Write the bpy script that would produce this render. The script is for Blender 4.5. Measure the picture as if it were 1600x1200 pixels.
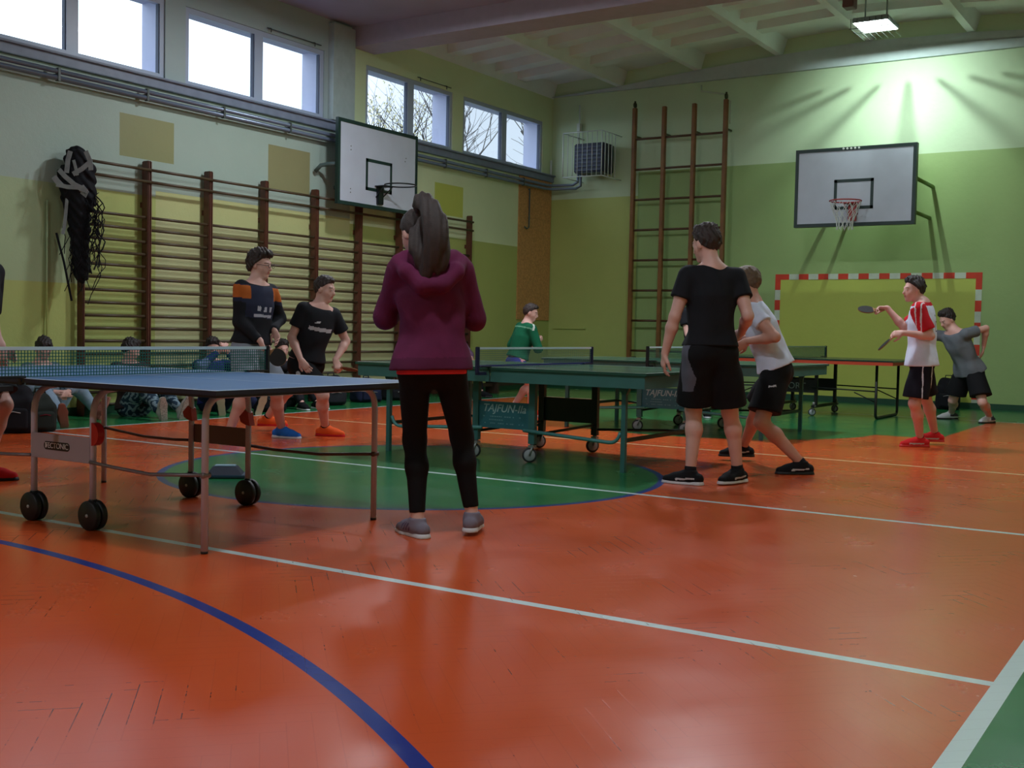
import bpy, bmesh, math, random
import numpy as np
from mathutils import Vector, Matrix
for o in list(bpy.data.objects): bpy.data.objects.remove(o)
SC = bpy.context.scene
COL = SC.collection
PI = math.pi
random.seed(7)

# ------------------------------------------------------------------ camera
FOC = 1765.0
CAMH = 1.045
def _n(v): return v / np.linalg.norm(v)
_vy = _n(np.array([1130.0, -60.0, FOC])); _vx = -_n(np.array([-2765.0, -140.0, FOC]))
_vx = _n(_vx - _vy * (_vx @ _vy)); _vz = np.cross(_vx, _vy)
ROT = np.array([_vx, _vy, _vz]).T          # world -> camera (x right, y down, z forward)
cam_data = bpy.data.cameras.new('camera')
cam = bpy.data.objects.new('camera', cam_data); COL.objects.link(cam)
W2C = Matrix(ROT.tolist())
B = W2C.transposed() @ Matrix(((1, 0, 0), (0, -1, 0), (0, 0, -1)))
M4 = B.to_4x4(); M4.translation = Vector((0, 0, CAMH)); cam.matrix_world = M4
cam_data.sensor_width = 36.0; cam_data.sensor_fit = 'HORIZONTAL'
cam_data.lens = 36.0 * FOC / 1600.0
cam_data.clip_start = 0.05; cam_data.clip_end = 300
SC.camera = cam

# ------------------------------------------------------------------ world, exposure
SC.view_settings.view_transform = 'Standard'; SC.view_settings.look = 'None'
SC.view_settings.exposure = 0.0; SC.view_settings.gamma = 1.0
SC.view_settings.use_curve_mapping = False
wd = bpy.data.worlds.new('overcast_sky'); SC.world = wd; wd.use_nodes = True
bg = wd.node_tree.nodes['Background']
_nt = wd.node_tree
_tc = _nt.nodes.new('ShaderNodeTexCoord'); _sp = _nt.nodes.new('ShaderNodeSeparateXYZ'); _nt.links.new(_tc.outputs['Generated'], _sp.inputs[0])
_mr = _nt.nodes.new('ShaderNodeMapRange'); _nt.links.new(_sp.outputs[1], _mr.inputs[0])     # overcast, brighter to the south of the hall
_mr.inputs[1].default_value = .80; _mr.inputs[2].default_value = .60; _mr.inputs[3].default_value = 1.15; _mr.inputs[4].default_value = 3.4
_nt.links.new(_mr.outputs[0], bg.inputs[1]); bg.inputs[0].default_value = (0.74, 0.85, 1.0, 1)

# ceiling lamps; those before the cross beam are unseen, added to light the far end (built as fittings further down)
LAMPS = [(-4.47, 16.35, 5.45, 34, True), (-1.5, 11.5, 5.05, 50, False), (-4.5, 10.6, 5.1, 135, False), (-8.0, 10.4, 5.2, 115, False),
         (-2.2, 3.2, 5.22, 88, False), (-7.2, 2.6, 5.22, 45, False), (-4.6, -2.4, 5.22, 90, False)]

# ------------------------------------------------------------------ helpers
def ray(px, py):
    return ROT.T @ np.array([px - 800.0, py - 600.0, FOC])
def floor_pt(px, py):
    d = ray(px, py); return np.array([0, 0, CAMH]) + d * (-CAMH / d[2])
def at(px, py, dep):                       # a point at a distance `dep` along the view axis
    return np.array([0, 0, CAMH]) + ray(px, py) / FOC * dep
def depth_of(p): return float((ROT @ (np.array(p) - np.array([0, 0, CAMH])))[2])

def s2l(c):
    return tuple(((x / 12.92) if x <= 0.04045 else ((x + 0.055) / 1.055) ** 2.4) for x in c)
def rgb(r, g, b): return s2l((r / 255, g / 255, b / 255)) + (1,)

MATS = {}
def mat(name, col, rough=0.6, metal=0.0, noise=0.0, nscale=8.0, bump=0.0, bscale=200.0, spec=0.5, coat=0.0, emit=None, estr=0.0, sheen=0.0):
    if name in MATS: return MATS[name]
    m = bpy.data.materials.new(name); m.use_nodes = True
    nt = m.node_tree; b = nt.nodes['Principled BSDF']
    b.inputs['Base Color'].default_value = col
    b.inputs['Roughness'].default_value = rough; b.inputs['Metallic'].default_value = metal
    b.inputs['Specular IOR Level'].default_value = spec
    b.inputs['Coat Weight'].default_value = coat
    if sheen: b.inputs['Sheen Weight'].default_value = sheen
    tc = nt.nodes.new('ShaderNodeTexCoord')
    if noise > 0:
        n = nt.nodes.new('ShaderNodeTexNoise'); n.inputs['Scale'].default_value = nscale; n.inputs['Detail'].default_value = 5
        nt.links.new(tc.outputs['Object'], n.inputs['Vector'])
        r = nt.nodes.new('ShaderNodeMapRange'); r.inputs[1].default_value = .3; r.inputs[2].default_value = .7
        r.inputs[3].default_value = 1 - noise; r.inputs[4].default_value = 1 + noise
        nt.links.new(n.outputs['Fac'], r.inputs[0])
        v = nt.nodes.new('ShaderNodeVectorMath'); v.operation = 'SCALE'; v.inputs[0].default_value = col[:3]
        nt.links.new(r.outputs[0], v.inputs['Scale']); nt.links.new(v.outputs[0], b.inputs['Base Color'])
    if bump > 0:
        n = nt.nodes.new('ShaderNodeTexNoise'); n.inputs['Scale'].default_value = bscale; n.inputs['Detail'].default_value = 3
        nt.links.new(tc.outputs['Object'], n.inputs['Vector'])
        bp = nt.nodes.new('ShaderNodeBump'); bp.inputs['Strength'].default_value = bump; bp.inputs['Distance'].default_value = .01
        nt.links.new(n.outputs['Fac'], bp.inputs['Height']); nt.links.new(bp.outputs[0], b.inputs['Normal'])
    if emit:
        b.inputs['Emission Color'].default_value = emit; b.inputs['Emission Strength'].default_value = estr
    MATS[name] = m; return m

# tiny expression language for node maths
class NX:
    def __init__(s, nt, sock): s.nt = nt; s.s = sock
    def _op(s, op, *a):
        n = s.nt.nodes.new('ShaderNodeMath'); n.operation = op
        for i, x in enumerate((s,) + a):
            if isinstance(x, NX): s.nt.links.new(x.s, n.inputs[i])
            else: n.inputs[i].default_value = float(x)
        return NX(s.nt, n.outputs[0])
    def __add__(s, o): return s._op('ADD', o)
    def __sub__(s, o): return s._op('SUBTRACT', o)
    def __mul__(s, o): return s._op('MULTIPLY', o)
    def __truediv__(s, o): return s._op('DIVIDE', o)
    def lt(s, o): return s._op('LESS_THAN', o)
    def gt(s, o): return s._op('GREATER_THAN', o)
    def abs(s): return s._op('ABSOLUTE')
    def floor(s): return s._op('FLOOR')
    def fract(s): return s._op('FRACT')
    def sqrt(s): return s._op('SQRT')
    def max(s, o): return s._op('MAXIMUM', o)
    def min(s, o): return s._op('MINIMUM', o)
    def inv(s): return s._op('SUBTRACT', 0)._op('MULTIPLY_ADD', -1, 1)
    def fmod(s, o):                        # always positive
        return s - (s / o).floor() * o
def nmix(nt, fac, a, b):
    n = nt.nodes.new('ShaderNodeMix'); n.data_type = 'RGBA'
    nt.links.new(fac.s, n.inputs[0])
    for i, x in ((6, a), (7, b)):
        if isinstance(x, tuple): n.inputs[i].default_value = x
        else: nt.links.new(x, n.inputs[i])
    return n.outputs[2]
def nnoise(nt, scale, detail=4, vec=None, rough=.5):
    n = nt.nodes.new('ShaderNodeTexNoise'); n.inputs['Scale'].default_value = scale
    n.inputs['Detail'].default_value = detail; n.inputs['Roughness'].default_value = rough
    if vec is not None: nt.links.new(vec, n.inputs['Vector'])
    return NX(nt, n.outputs['Fac'])
def newmat(name):
    m = bpy.data.materials.new(name); m.use_nodes = True; MATS[name] = m
    nt = m.node_tree; b = nt.nodes['Principled BSDF']
    g = nt.nodes.new('ShaderNodeNewGeometry'); sp = nt.nodes.new('ShaderNodeSeparateXYZ')
    nt.links.new(g.outputs['Position'], sp.inputs[0])
    return m, nt, b, g.outputs['Position'], NX(nt, sp.outputs[0]), NX(nt, sp.outputs[1]), NX(nt, sp.outputs[2])

def tag(o, label=None, cat=None, group=None, kind=None):
    if label: o['label'] = label
    if cat: o['category'] = cat
    if group: o['group'] = group
    if kind: o['kind'] = kind
    return o
def empty(name, loc, rz=0, label=None, cat=None, group=None):
    o = bpy.data.objects.new(name, None); COL.objects.link(o); o.location = loc; o.rotation_euler = (0, 0, rz)
    o.empty_display_size = .1
    return tag(o, label, cat, group)

class MB:
    """collects shapes for ONE mesh object"""
    def __init__(s): s.v = []; s.f = []; s.mi = []; s.sm = []
    def _add(s, vs, fs, mi=0, smooth=False):
        b = len(s.v); s.v += [tuple(map(float, v)) for v in vs]
        for f in fs: s.f.append([b + i for i in f]); s.mi.append(mi); s.sm.append(smooth)
    def box(s, x0, x1, y0, y1, z0, z1, mi=0, M=None, bev=0):
        if x0 > x1: x0, x1 = x1, x0
        if y0 > y1: y0, y1 = y1, y0
        if z0 > z1: z0, z1 = z1, z0
        if bev > 0:
            bm = bmesh.new(); bmesh.ops.create_cube(bm, size=1)
            for v in bm.verts: v.co = Vector(((x0 + x1) / 2 + v.co.x * (x1 - x0), (y0 + y1) / 2 + v.co.y * (y1 - y0), (z0 + z1) / 2 + v.co.z * (z1 - z0)))
            bmesh.ops.bevel(bm, geom=bm.edges[:], offset=min(bev, .45 * min(x1 - x0, y1 - y0, z1 - z0)), segments=2, affect='EDGES')
            bm.verts.index_update(); vs = [v.co.copy() for v in bm.verts]; fs = [[v.index for v in f.verts] for f in bm.faces]; bm.free()
        else:
            vs = [Vector(p) for p in ((x0, y0, z0), (x1, y0, z0), (x1, y1, z0), (x0, y1, z0), (x0, y0, z1), (x1, y0, z1), (x1, y1, z1), (x0, y1, z1))]
            fs = [(0, 3, 2, 1), (4, 5, 6, 7), (0, 1, 5, 4), (1, 2, 6, 5), (2, 3, 7, 6), (3, 0, 4, 7)]
        if M: vs = [M @ v for v in vs]
        s._add(vs, fs, mi); return s
    def tube(s, pts, r, n=10, mi=0, cap=True, square=False, closed=False, rs=None):
        P = [Vector(p) for p in pts]; m = len(P)
        if square: n = 4
        rings = []; prev = None
        for i, p in enumerate(P):
            if closed: t = (P[(i + 1) % m] - P[i - 1]).normalized()
            elif i == 0: t = (P[1] - P[0]).normalized()
            elif i == m - 1: t = (P[-1] - P[-2]).normalized()
            else: t = ((P[i + 1] - P[i]).normalized() + (P[i] - P[i - 1]).normalized()).normalized()
            if prev is None:
                a = Vector((0, 0, 1)) if abs(t.z) < .9 else Vector((1, 0, 0))
                u = t.cross(a).normalized()
            else: u = (prev - t * prev.dot(t)).normalized()
            prev = u; w = t.cross(u)
            R = rs[i] if rs else r
            if square: R = R * 1.414
            off = PI / 4 if square else 0
            rings.append([p + (u * math.cos(2 * PI * k / n + off) + w * math.sin(2 * PI * k / n + off)) * R for k in range(n)])
        vs = [q for g in rings for q in g]; fs = []
        L = m if closed else m - 1
        for i in range(L):
            a = i * n; b = ((i + 1) % m) * n
            for k in range(n): fs.append((a + k, a + (k + 1) % n, b + (k + 1) % n, b + k))
        if cap and not closed:
            fs.append(tuple(range(n - 1, -1, -1))); fs.append(tuple((m - 1) * n + k for k in range(n)))
        s._add(vs, fs, mi, not square); return s
    def disc(s, c, ax, r, h, n=28, mi=0, prof=None):
        """lathe about axis ax through c; prof: [(radius, height)]"""
        c = Vector(c); ax = Vector(ax).normalized()
        a = Vector((0, 0, 1)) if abs(ax.z) < .9 else Vector((1, 0, 0))
        u = ax.cross(a).normalized(); w = ax.cross(u)
        prof = prof or [(0, -h / 2), (r * .93, -h / 2), (r, -h * .32), (r, h * .32), (r * .93, h / 2), (0, h / 2)]
        vs = []; fs = []
        for (R, z) in prof:
            for k in range(n): vs.append(c + ax * z + (u * math.cos(2 * PI * k / n) + w * math.sin(2 * PI * k / n)) * max(R, 1e-5))
        for i in range(len(prof) - 1):
            for k in range(n): fs.append((i * n + k, i * n + (k + 1) % n, (i + 1) * n + (k + 1) % n, (i + 1) * n + k))
        s._add(vs, fs, mi, True); return s
    def prism(s, poly, axis, a, b, mi=0):
        """poly: 2D outline; axis 'x','y' or 'z' extrusion from a to b"""
        def P(u, v, w): return {'x': (w, u, v), 'y': (u, w, v), 'z': (u, v, w)}[axis]
        n = len(poly); vs = [P(u, v, a) for u, v in poly] + [P(u, v, b) for u, v in poly]
        fs = [tuple(range(n)), tuple(range(2 * n - 1, n - 1, -1))] + [(i, n + i, n + (i + 1) % n, (i + 1) % n) for i in range(n)]
        s._add(vs, fs, mi); return s
    def build(s, name, mats, parent=None, kind=None, label=None, cat=None, group=None, smooth_all=False):
        me = bpy.data.meshes.new(name); me.from_pydata(s.v, [], s.f)
        if not isinstance(mats, (list, tuple)): mats = [mats]
        for m in mats: me.materials.append(m)
        me.polygons.foreach_set('material_index', s.mi)
        me.polygons.foreach_set('use_smooth', [True] * len(s.f) if smooth_all else s.sm)
        bm = bmesh.new(); bm.from_mesh(me); bmesh.ops.recalc_face_normals(bm, faces=bm.faces[:]); bm.to_mesh(me); bm.free()
        me.update()
        o = bpy.data.objects.new(name, me); COL.objects.link(o)
        if parent: o.parent = parent
        return tag(o, label, cat, group, kind)

def copy_tree(o, parent=None, label=None):
    c = o.copy(); COL.objects.link(c); c.parent = parent
    for ch in list(o.children): copy_tree(ch, c)
    if label: c['label'] = label
    return c
def text_mesh(txt, name, size, M, m, parent, shear=0.0, ext=.001, align='CENTER', spacing=1.0):
    cu = bpy.data.curves.new(name, 'FONT'); cu.body = txt; cu.size = size; cu.extrude = ext; cu.shear = shear; cu.offset = size * .010 if shear else 0
    cu.align_x = align; cu.align_y = 'CENTER'; cu.space_character = spacing
    to = bpy.data.objects.new(name, cu); COL.objects.link(to)
    dg = bpy.context.evaluated_depsgraph_get()
    me = bpy.data.meshes.new_from_object(to.evaluated_get(dg)); bpy.data.objects.remove(to)
    me.transform(M); me.materials.clear(); me.materials.append(m)
    o = bpy.data.objects.new(name, me); COL.objects.link(o); o.parent = parent
    return o
def face_matrix(origin, right, up):
    r = Vector(right).normalized(); u = Vector(up).normalized(); n = r.cross(u)
    M = Matrix((r, u, n)).transposed().to_4x4(); M.translation = Vector(origin); return M
# ------------------------------------------------------------------ the hall
LW, FW, RW, NW = -10.9, 18.3, 0.8, -5.1      # left, far, right and near wall planes
CX = -5.05                                  # middle of the court

# floor: painted herringbone parquet
m, nt, b, pos, X, Y, Z = newmat('painted_parquet')
dx = (X - CX).abs()
def ring(cx, cy): return ((X - cx) * (X - cx) + (Y - cy) * (Y - cy)).sqrt()
def band(v, c, w): return (v - c).abs().lt(w / 2)
outside = (dx - 4.5).gt(0).max((Y - 6.61).abs().gt(9.0))
yy = (Y - 6.61).abs()
key = dx.lt(2.45) * yy.gt(5.8)
keyc = (dx * dx + (yy - 5.8) * (yy - 5.8)).sqrt().lt(1.8) * Y.gt(6.61)
key = key * Y.gt(6.61)
circ = ring(CX, 6.61).lt(1.8)
green = outside.max(key).max(keyc).max(circ)
n1 = nnoise(nt, 1.1, 5, pos); n2 = nnoise(nt, 9, 4, pos)
orange = nmix(nt, n1, rgb(206, 84, 32), rgb(194, 74, 36))
grn = nmix(nt, n1, rgb(22, 104, 62), rgb(34, 122, 66))
col = nmix(nt, green, orange, grn)
# herringbone seams, planks laid at 45 degrees
Wd = 0.068; NP = 6.0
u = (X + Y) * (.70711 / Wd); v = (Y - X) * (.70711 / Wd)
a = (u - v.floor()).fmod(2 * NP)
isH = a.lt(NP)
bb = (v - u.floor() - 1).fmod(2 * NP)
def edge(t, w): f = t.fract(); return f.lt(w).max(f.gt(1 - w))
eH = edge(v, .022).max(a.lt(.03)).max(a.gt(NP - .03))
eV = edge(u, .022).max(bb.lt(.03)).max(bb.gt(NP - .03))
seam = isH * eH + isH.inv() * eV
patch = nnoise(nt, 1.7, 6, pos, .75)
open_ = patch.gt(.575)
seamm = seam * (open_ * .60 + .10)
# lines
white = band(Y, 3.66, .05).max(band(Y, 6.61, .05)) * dx.lt(4.5)
white = white.max(band(dx, 4.5, .06) * yy.lt(9.0)).max(band(yy, 9.0, .05) * dx.lt(4.53))
cream = band(Y, 9.59, .05) * dx.lt(4.5)
blue = band(ring(CX, 6.61), 1.8, .05).max(band(ring(CX, -3.08), 6.25, .055) * Y.lt(6))
col = nmix(nt, blue, col, nmix(nt, n2, rgb(18, 42, 124), rgb(32, 58, 140)))
col = nmix(nt, white, col, rgb(206, 222, 224))
col = nmix(nt, cream, col, rgb(222, 196, 150))
col = nmix(nt, seamm, col, rgb(60, 22, 10))
nt.links.new(col, b.inputs['Base Color'])
rr = nt.nodes.new('ShaderNodeMapRange'); nt.links.new(nnoise(nt, 2.3, 5, pos).s, rr.inputs[0])
rr.inputs[3].default_value = .14; rr.inputs[4].default_value = .34
nt.links.new(rr.outputs[0], b.inputs['Roughness'])
b.inputs['Specular IOR Level'].default_value = .62
bp = nt.nodes.new('ShaderNodeBump'); bp.inputs['Strength'].default_value = .25; bp.inputs['Distance'].default_value = .004
h = (n2 * .3) + (nnoise(nt, 3.0, 2, pos) * 1.2) - seamm
nt.links.new(h.s, bp.inputs['Height']); nt.links.new(bp.outputs[0], b.inputs['Normal'])
FLOORM = m
MB().box(LW - .5, RW + .3, NW - .3, FW + .3, -.2, 0).build('floor', FLOORM, kind='structure')

# left wall paint: pale above 2.55 m, yellow green below, touched up squares
def wallmat(name, upper, lower, zb, extra=None):
    m, nt, b, pos, X, Y, Z = newmat(name)
    n = nnoise(nt, .9, 6, pos, .6); n2 = nnoise(nt, 14, 4, pos)
    def var(c, k=.12):
        return nmix(nt, n, tuple(x * (1 - k) for x in c[:3]) + (1,), tuple(min(1, x * (1 + k)) for x in c[:3]) + (1,))
    low = Z.lt(zb) if not callable(zb) else zb(X, Y, Z)
    c = nmix(nt, low, var(upper), var(lower))
    if extra: c = extra(nt, c, X, Y, Z, var)
    nt.links.new(c, b.inputs['Base Color']); b.inputs['Roughness'].default_value = .55
    bp = nt.nodes.new('ShaderNodeBump'); bp.inputs['Strength'].default_value = .25; bp.inputs['Distance'].default_value = .01
    nt.links.new((n2 + nnoise(nt, 60, 3, pos) * .4).s, bp.inputs['Height']); nt.links.new(bp.outputs[0], b.inputs['Normal'])
    return m
def rect(X, Y, x0, x1, y0, y1): return X.gt(x0) * X.lt(x1) * Y.gt(y0) * Y.lt(y1)
YEL = rgb(170, 180, 104); PALE = rgb(160, 178, 166)  # upper tone is darkened and cooled: the dimmer near light is in the colour
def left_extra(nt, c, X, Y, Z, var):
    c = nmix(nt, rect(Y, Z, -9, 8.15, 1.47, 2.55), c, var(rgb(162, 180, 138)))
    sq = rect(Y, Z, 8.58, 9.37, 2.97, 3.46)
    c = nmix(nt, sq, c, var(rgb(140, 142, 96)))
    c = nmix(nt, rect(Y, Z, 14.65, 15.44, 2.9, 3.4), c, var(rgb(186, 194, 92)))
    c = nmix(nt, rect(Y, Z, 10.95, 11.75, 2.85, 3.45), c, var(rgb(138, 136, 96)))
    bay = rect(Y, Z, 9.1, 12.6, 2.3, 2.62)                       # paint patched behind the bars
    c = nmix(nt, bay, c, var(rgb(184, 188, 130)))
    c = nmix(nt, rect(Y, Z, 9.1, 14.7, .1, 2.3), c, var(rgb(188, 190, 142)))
    c = nmix(nt, Y.gt(12.6) * Z.gt(2.55), c, var(rgb(208, 220, 178)))  # paler past the cross beam: brighter light there is put into the paint
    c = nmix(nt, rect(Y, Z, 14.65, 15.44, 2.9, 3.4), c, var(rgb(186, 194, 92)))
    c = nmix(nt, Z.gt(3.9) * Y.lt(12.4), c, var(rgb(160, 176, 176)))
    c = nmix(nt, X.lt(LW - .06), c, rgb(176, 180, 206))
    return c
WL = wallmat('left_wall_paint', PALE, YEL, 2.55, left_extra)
def far_low(X, Y, Z):
    return Z.lt(3.92) * X.gt(-9.1) + Z.lt(3.5) * X.lt(-9.1)
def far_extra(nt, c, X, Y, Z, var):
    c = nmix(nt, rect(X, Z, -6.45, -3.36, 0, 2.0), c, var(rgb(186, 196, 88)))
    c = nmix(nt, Z.lt(3.5) * X.lt(-9.1), c, var(rgb(180, 192, 112)))  # corner lighter than the rest: its stronger light is painted into the colour
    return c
WF = wallmat('far_wall_paint', rgb(194, 214, 178), rgb(150, 176, 112), far_low, far_extra)
WO = wallmat('side_wall_paint', rgb(196, 206, 184), rgb(172, 182, 110), 2.55)
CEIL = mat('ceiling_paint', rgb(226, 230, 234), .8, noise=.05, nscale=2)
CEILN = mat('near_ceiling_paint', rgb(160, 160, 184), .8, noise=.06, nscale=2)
WHITE_FRAME = mat('window_plastic', rgb(166, 178, 200), .4)
SILLM = mat('sill_paint', rgb(120, 130, 150), .5, noise=.1)
GREENBASE = mat('green_skirting_paint', rgb(20, 70, 46), .5)

WZ0, WZ1 = 3.95, 4.90
WINS = [(0.9, 3.4), (3.8, 6.35), (6.70, 9.23), (9.54, 12.02), (12.92, 15.11), (15.40, 17.95)]
T = .42
w = MB()
w.box(LW - T, LW, NW, FW, 0, WZ0)
w.box(LW - T, LW, NW, FW, WZ1, 6.2)
edges = [NW] + [e for ab in WINS for e in ab] + [FW]
for i in range(0, len(edges), 2): w.box(LW - T, LW, edges[i], edges[i + 1], WZ0, WZ1)
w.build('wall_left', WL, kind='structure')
MB().box(LW - T, RW, FW, FW + .3, 0, 6.2).build('wall_back', WF, kind='structure')
MB().box(RW, RW + .3, NW, FW, 0, 6.2).build('wall_right', WO, kind='structure')
MB().box(LW - T, RW + .3, NW - .3, NW, 0, 5.9).build('wall_front', WO, kind='structure')
# pilaster carrying the cross beam
MB().box(LW, LW + .10, 12.10, 12.56, 3.96, 5.3).build('trim_1', mat('pilaster_paint', rgb(164, 178, 178), .6, noise=.08), kind='structure')

# far end beam with an arched top and ribbed arched ceiling
ARX = [-11.4, -10.9, -9.5, -8.0, -6.56, -5.08, -3.56, -2.1, -.6, 1.1]
ARZ = [5.33, 5.37, 5.46, 5.59, 5.68, 5.74, 5.69, 5.58, 5.46, 5.35]
def arch(x): return float(np.interp(x, ARX, ARZ))
poly = [(x, arch(x)) for x in ARX if LW <= x <= RW] + [(RW, arch(RW)), (RW, 5.39), (LW, 5.39)]
if poly[0][1] < 5.395: poly[0] = (LW, 5.395)
MB().prism(poly, 'y', FW - .07, FW).build('trim_2', mat('beam_paint', rgb(182, 192, 194), .7, noise=.04), kind='structure')
MB().box(LW, RW, 12.6, 13.1, 5.08, 5.36).box(LW, RW, 12.6, 13.1, 5.36, 6.1).build('trim_3', mat('crossbeam_paint', rgb(172, 166, 184), .75, noise=.05), kind='structure')
c = MB()
for i in range(len(ARX) - 1):
    x0, x1 = ARX[i], ARX[i + 1]
    z0, z1 = ARZ[i] + .26, ARZ[i + 1] + .26
    c._add([(x0, 13.1, z0), (x1, 13.1, z1), (x1, 18.3, z1), (x0, 18.3, z0), (x0, 13.1, z0 + .1), (x1, 13.1, z1 + .1), (x1, 18.3, z1 + .1), (x0, 18.3, z0 + .1)],
           [(0, 1, 2, 3), (4, 7, 6, 5), (0, 4, 5, 1), (2, 6, 7, 3), (1, 5, 6, 2), (0, 3, 7, 4)])
RIBX = [-10.95, -9.5, -8.01, -6.56, -5.08, -3.56, -2.1, -.6, .85]
for x in RIBX:
    z = arch(x)
    c.prism([(x - .055, z + .004), (x + .055, z + .004), (x + .14, z + .30), (x - .14, z + .30)], 'y', 13.1, 18.3)
for i in range(len(RIBX) - 1):
    x0, x1 = RIBX[i], RIBX[i + 1]; z0, z1 = arch(x0), arch(x1)
    for k in range(6):
        y0 = 13.45 + k * .70; y1 = y0 + .32
        if y1 > 17.4: continue
        for (ya, yb, dz0) in ((y0, y1, .11),):
            vs = []
            for (yy_, zz) in ((ya + .03, dz0), (yb - .03, dz0), (yb + .03, .30), (ya - .03, .30)):
                vs += [(x0 + .05, yy_, z0 + zz), (x1 - .05, yy_, z1 + zz)]
            c._add(vs, [(0, 1, 3, 2), (2, 3, 5, 4), (4, 5, 7, 6), (6, 7, 1, 0), (0, 2, 4, 6), (1, 7, 5, 3)])
c.build('ceiling', CEIL, kind='structure')
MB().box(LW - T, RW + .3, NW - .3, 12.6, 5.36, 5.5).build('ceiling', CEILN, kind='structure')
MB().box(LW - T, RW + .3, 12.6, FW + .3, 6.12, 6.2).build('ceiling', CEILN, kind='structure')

# skirting, sill
MB().box(LW, LW + .02, NW, FW, 0, .09).build('baseboard_left', GREENBASE, kind='structure')
MB().box(LW, RW, FW - .02, FW, 0, .09).build('baseboard_back', GREENBASE, kind='structure')
s = MB(); s.box(LW, LW + .05, NW, FW, 3.82, 3.945, bev=.006); s.box(LW, LW + .09, NW, FW, 3.925, 3.95, bev=.006)
s.build('trim_4', SILLM, kind='structure')

# windows
GL, ntg, bgl, *_r = newmat('window_glass')
for nn in list(ntg.nodes):
    if nn.type == 'BSDF_PRINCIPLED': ntg.nodes.remove(nn)
tr = ntg.nodes.new('ShaderNodeBsdfTransparent'); tr.inputs[0].default_value = (.93, .96, .97, 1)
gs = ntg.nodes.new('ShaderNodeBsdfGlossy'); gs.inputs['Roughness'].default_value = .02
mx = ntg.nodes.new('ShaderNodeMixShader'); mx.inputs[0].default_value = .06
ntg.links.new(tr.outputs[0], mx.inputs[1]); ntg.links.new(gs.outputs[0], mx.inputs[2])
ntg.links.new(mx.outputs[0], ntg.nodes['Material Output'].inputs[0])
GLASS = GL
for i, (y0, y1) in enumerate(WINS):
    f = MB(); xa, xb = LW - .10, LW - .02; mid = (y0 + y1) / 2; t = .065
    f.box(xa, xb, y0, y0 + t, WZ0, WZ1); f.box(xa, xb, y1 - t, y1, WZ0, WZ1)
    f.box(xa, xb, y0 + t, y1 - t, WZ0, WZ0 + t); f.box(xa, xb, y0 + t, y1 - t, WZ1 - t, WZ1)
    f.box(xa, xb, mid - .075, mid + .075, WZ0 + t, WZ1 - t)
    for (a0, a1) in ((y0 + t, mid - .075), (mid + .075, y1 - t)):      # rubber seal bead
        for (p, q, r_, s_) in ((a0, a0 + .012, WZ0 + t, WZ1 - t), (a1 - .012, a1, WZ0 + t, WZ1 - t)):
            f.box(xa + .02, xb - .012, p, q, r_, s_, 1)
    win = f.build('window_%d' % (i + 1), [WHITE_FRAME, mat('window_seal', rgb(60, 70, 90), .6)], kind='structure')
    MB().box(LW - .065, LW - .055, y0 + t, mid - .075, WZ0 + t, WZ1 - t).build('window_pane', GLASS, win)
    MB().box(LW - .065, LW - .055, mid + .075, y1 - t, WZ0 + t, WZ1 - t).build('window_pane', GLASS, win)
    if i in (3, 4):
        hk = MB()
        for yk in (mid + .15, y1 - .25):
            hk.tube([(LW + .0, yk, WZ1 + .06), (LW + .05, yk, WZ1 + .05), (LW + .05, yk, WZ1 + .0)], .008, 6)
        hk.tube([(LW + .03, mid + .1, WZ1 + .05), (LW + .03, y1 - .1, WZ1 + .05)], .006, 6)
        hk.build('window_latch', mat('latch_metal', rgb(70, 80, 80), .5, .6), win)

# world outside: bare trees
BARK = mat('tree_bark', rgb(66, 62, 60), .9, noise=.2, nscale=3)
def tree(x, y, h, seed, label, leafy=False, rl=5):
    rnd = random.Random(seed); t = empty('tree', (x, y, -1.0), label=label, cat='tree', group=None)
    mb = MB(); lf = MB()
    def grow(p, d, L, r, lev):
        n = 4; pts = [p]; rs = [r]; q = Vector(p); dd = Vector(d)
        for i in range(n):
            dd = (dd + Vector((rnd.uniform(-1, 1), rnd.uniform(-1, 1), rnd.uniform(-.5, .8))) * .22).normalized()
            q = q + dd * (L / n); pts.append(q.copy()); rs.append(r * (1 - .5 * (i + 1) / n))
        mb.tube(pts, r, 5 if lev < 3 else 3, rs=rs, cap=False)
        if lev >= rl:
            if leafy:
                for p_ in pts[1:]:
                    for _ in range(5):
                        c_ = p_ + Vector((rnd.gauss(0, .16), rnd.gauss(0, .16), rnd.gauss(0, .16)))
                        e1 = Vector((rnd.uniform(-1, 1), rnd.uniform(-1, 1), rnd.uniform(-1, 1))).normalized() * .045
                        e2 = e1.cross(Vector((rnd.uniform(-1, 1), rnd.uniform(-1, 1), rnd.uniform(-1, 1)))).normalized() * .03
                        lf._add([c_ - e1, c_ + e2, c_ + e1, c_ - e2], [(0, 1, 2, 3)])
            return
        for k in range(3 if lev < 4 else 2):
            i = rnd.choice((2, 3, 4)); b0 = pts[i]
            nd = (dd + Vector((rnd.uniform(-1, 1), rnd.uniform(-1, 1), rnd.uniform(-.35, .75))) * .95).normalized()
            grow(b0, nd, L * rnd.uniform(.66, .84), rs[i] * .72, lev + 1)
    grow(Vector((0, 0, 0)), Vector((0, 0, 1)), h * .36, h * .030, 0)
    mb.build('trunk_and_branches', BARK, t)
    if leafy: lf.build('foliage', mat('pale_leaves', rgb(168, 160, 120), .8, noise=.3, nscale=1), t, kind='stuff')
    return t
tree(-20.5, 27.5, 12.0, 3, 'bare tree outside the second window pair from the corner')
tree(-17.2, 29.5, 12.5, 11, 'bare tree outside the last window before the corner')
tree(-25.0, 26.5, 12.5, 5, 'tree with pale thin leaves seen above the small backboard', leafy=True, rl=4)
tree(-19.5, 40.5, 17.5, 21, 'tall bare tree farthest beyond the windows')
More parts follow.
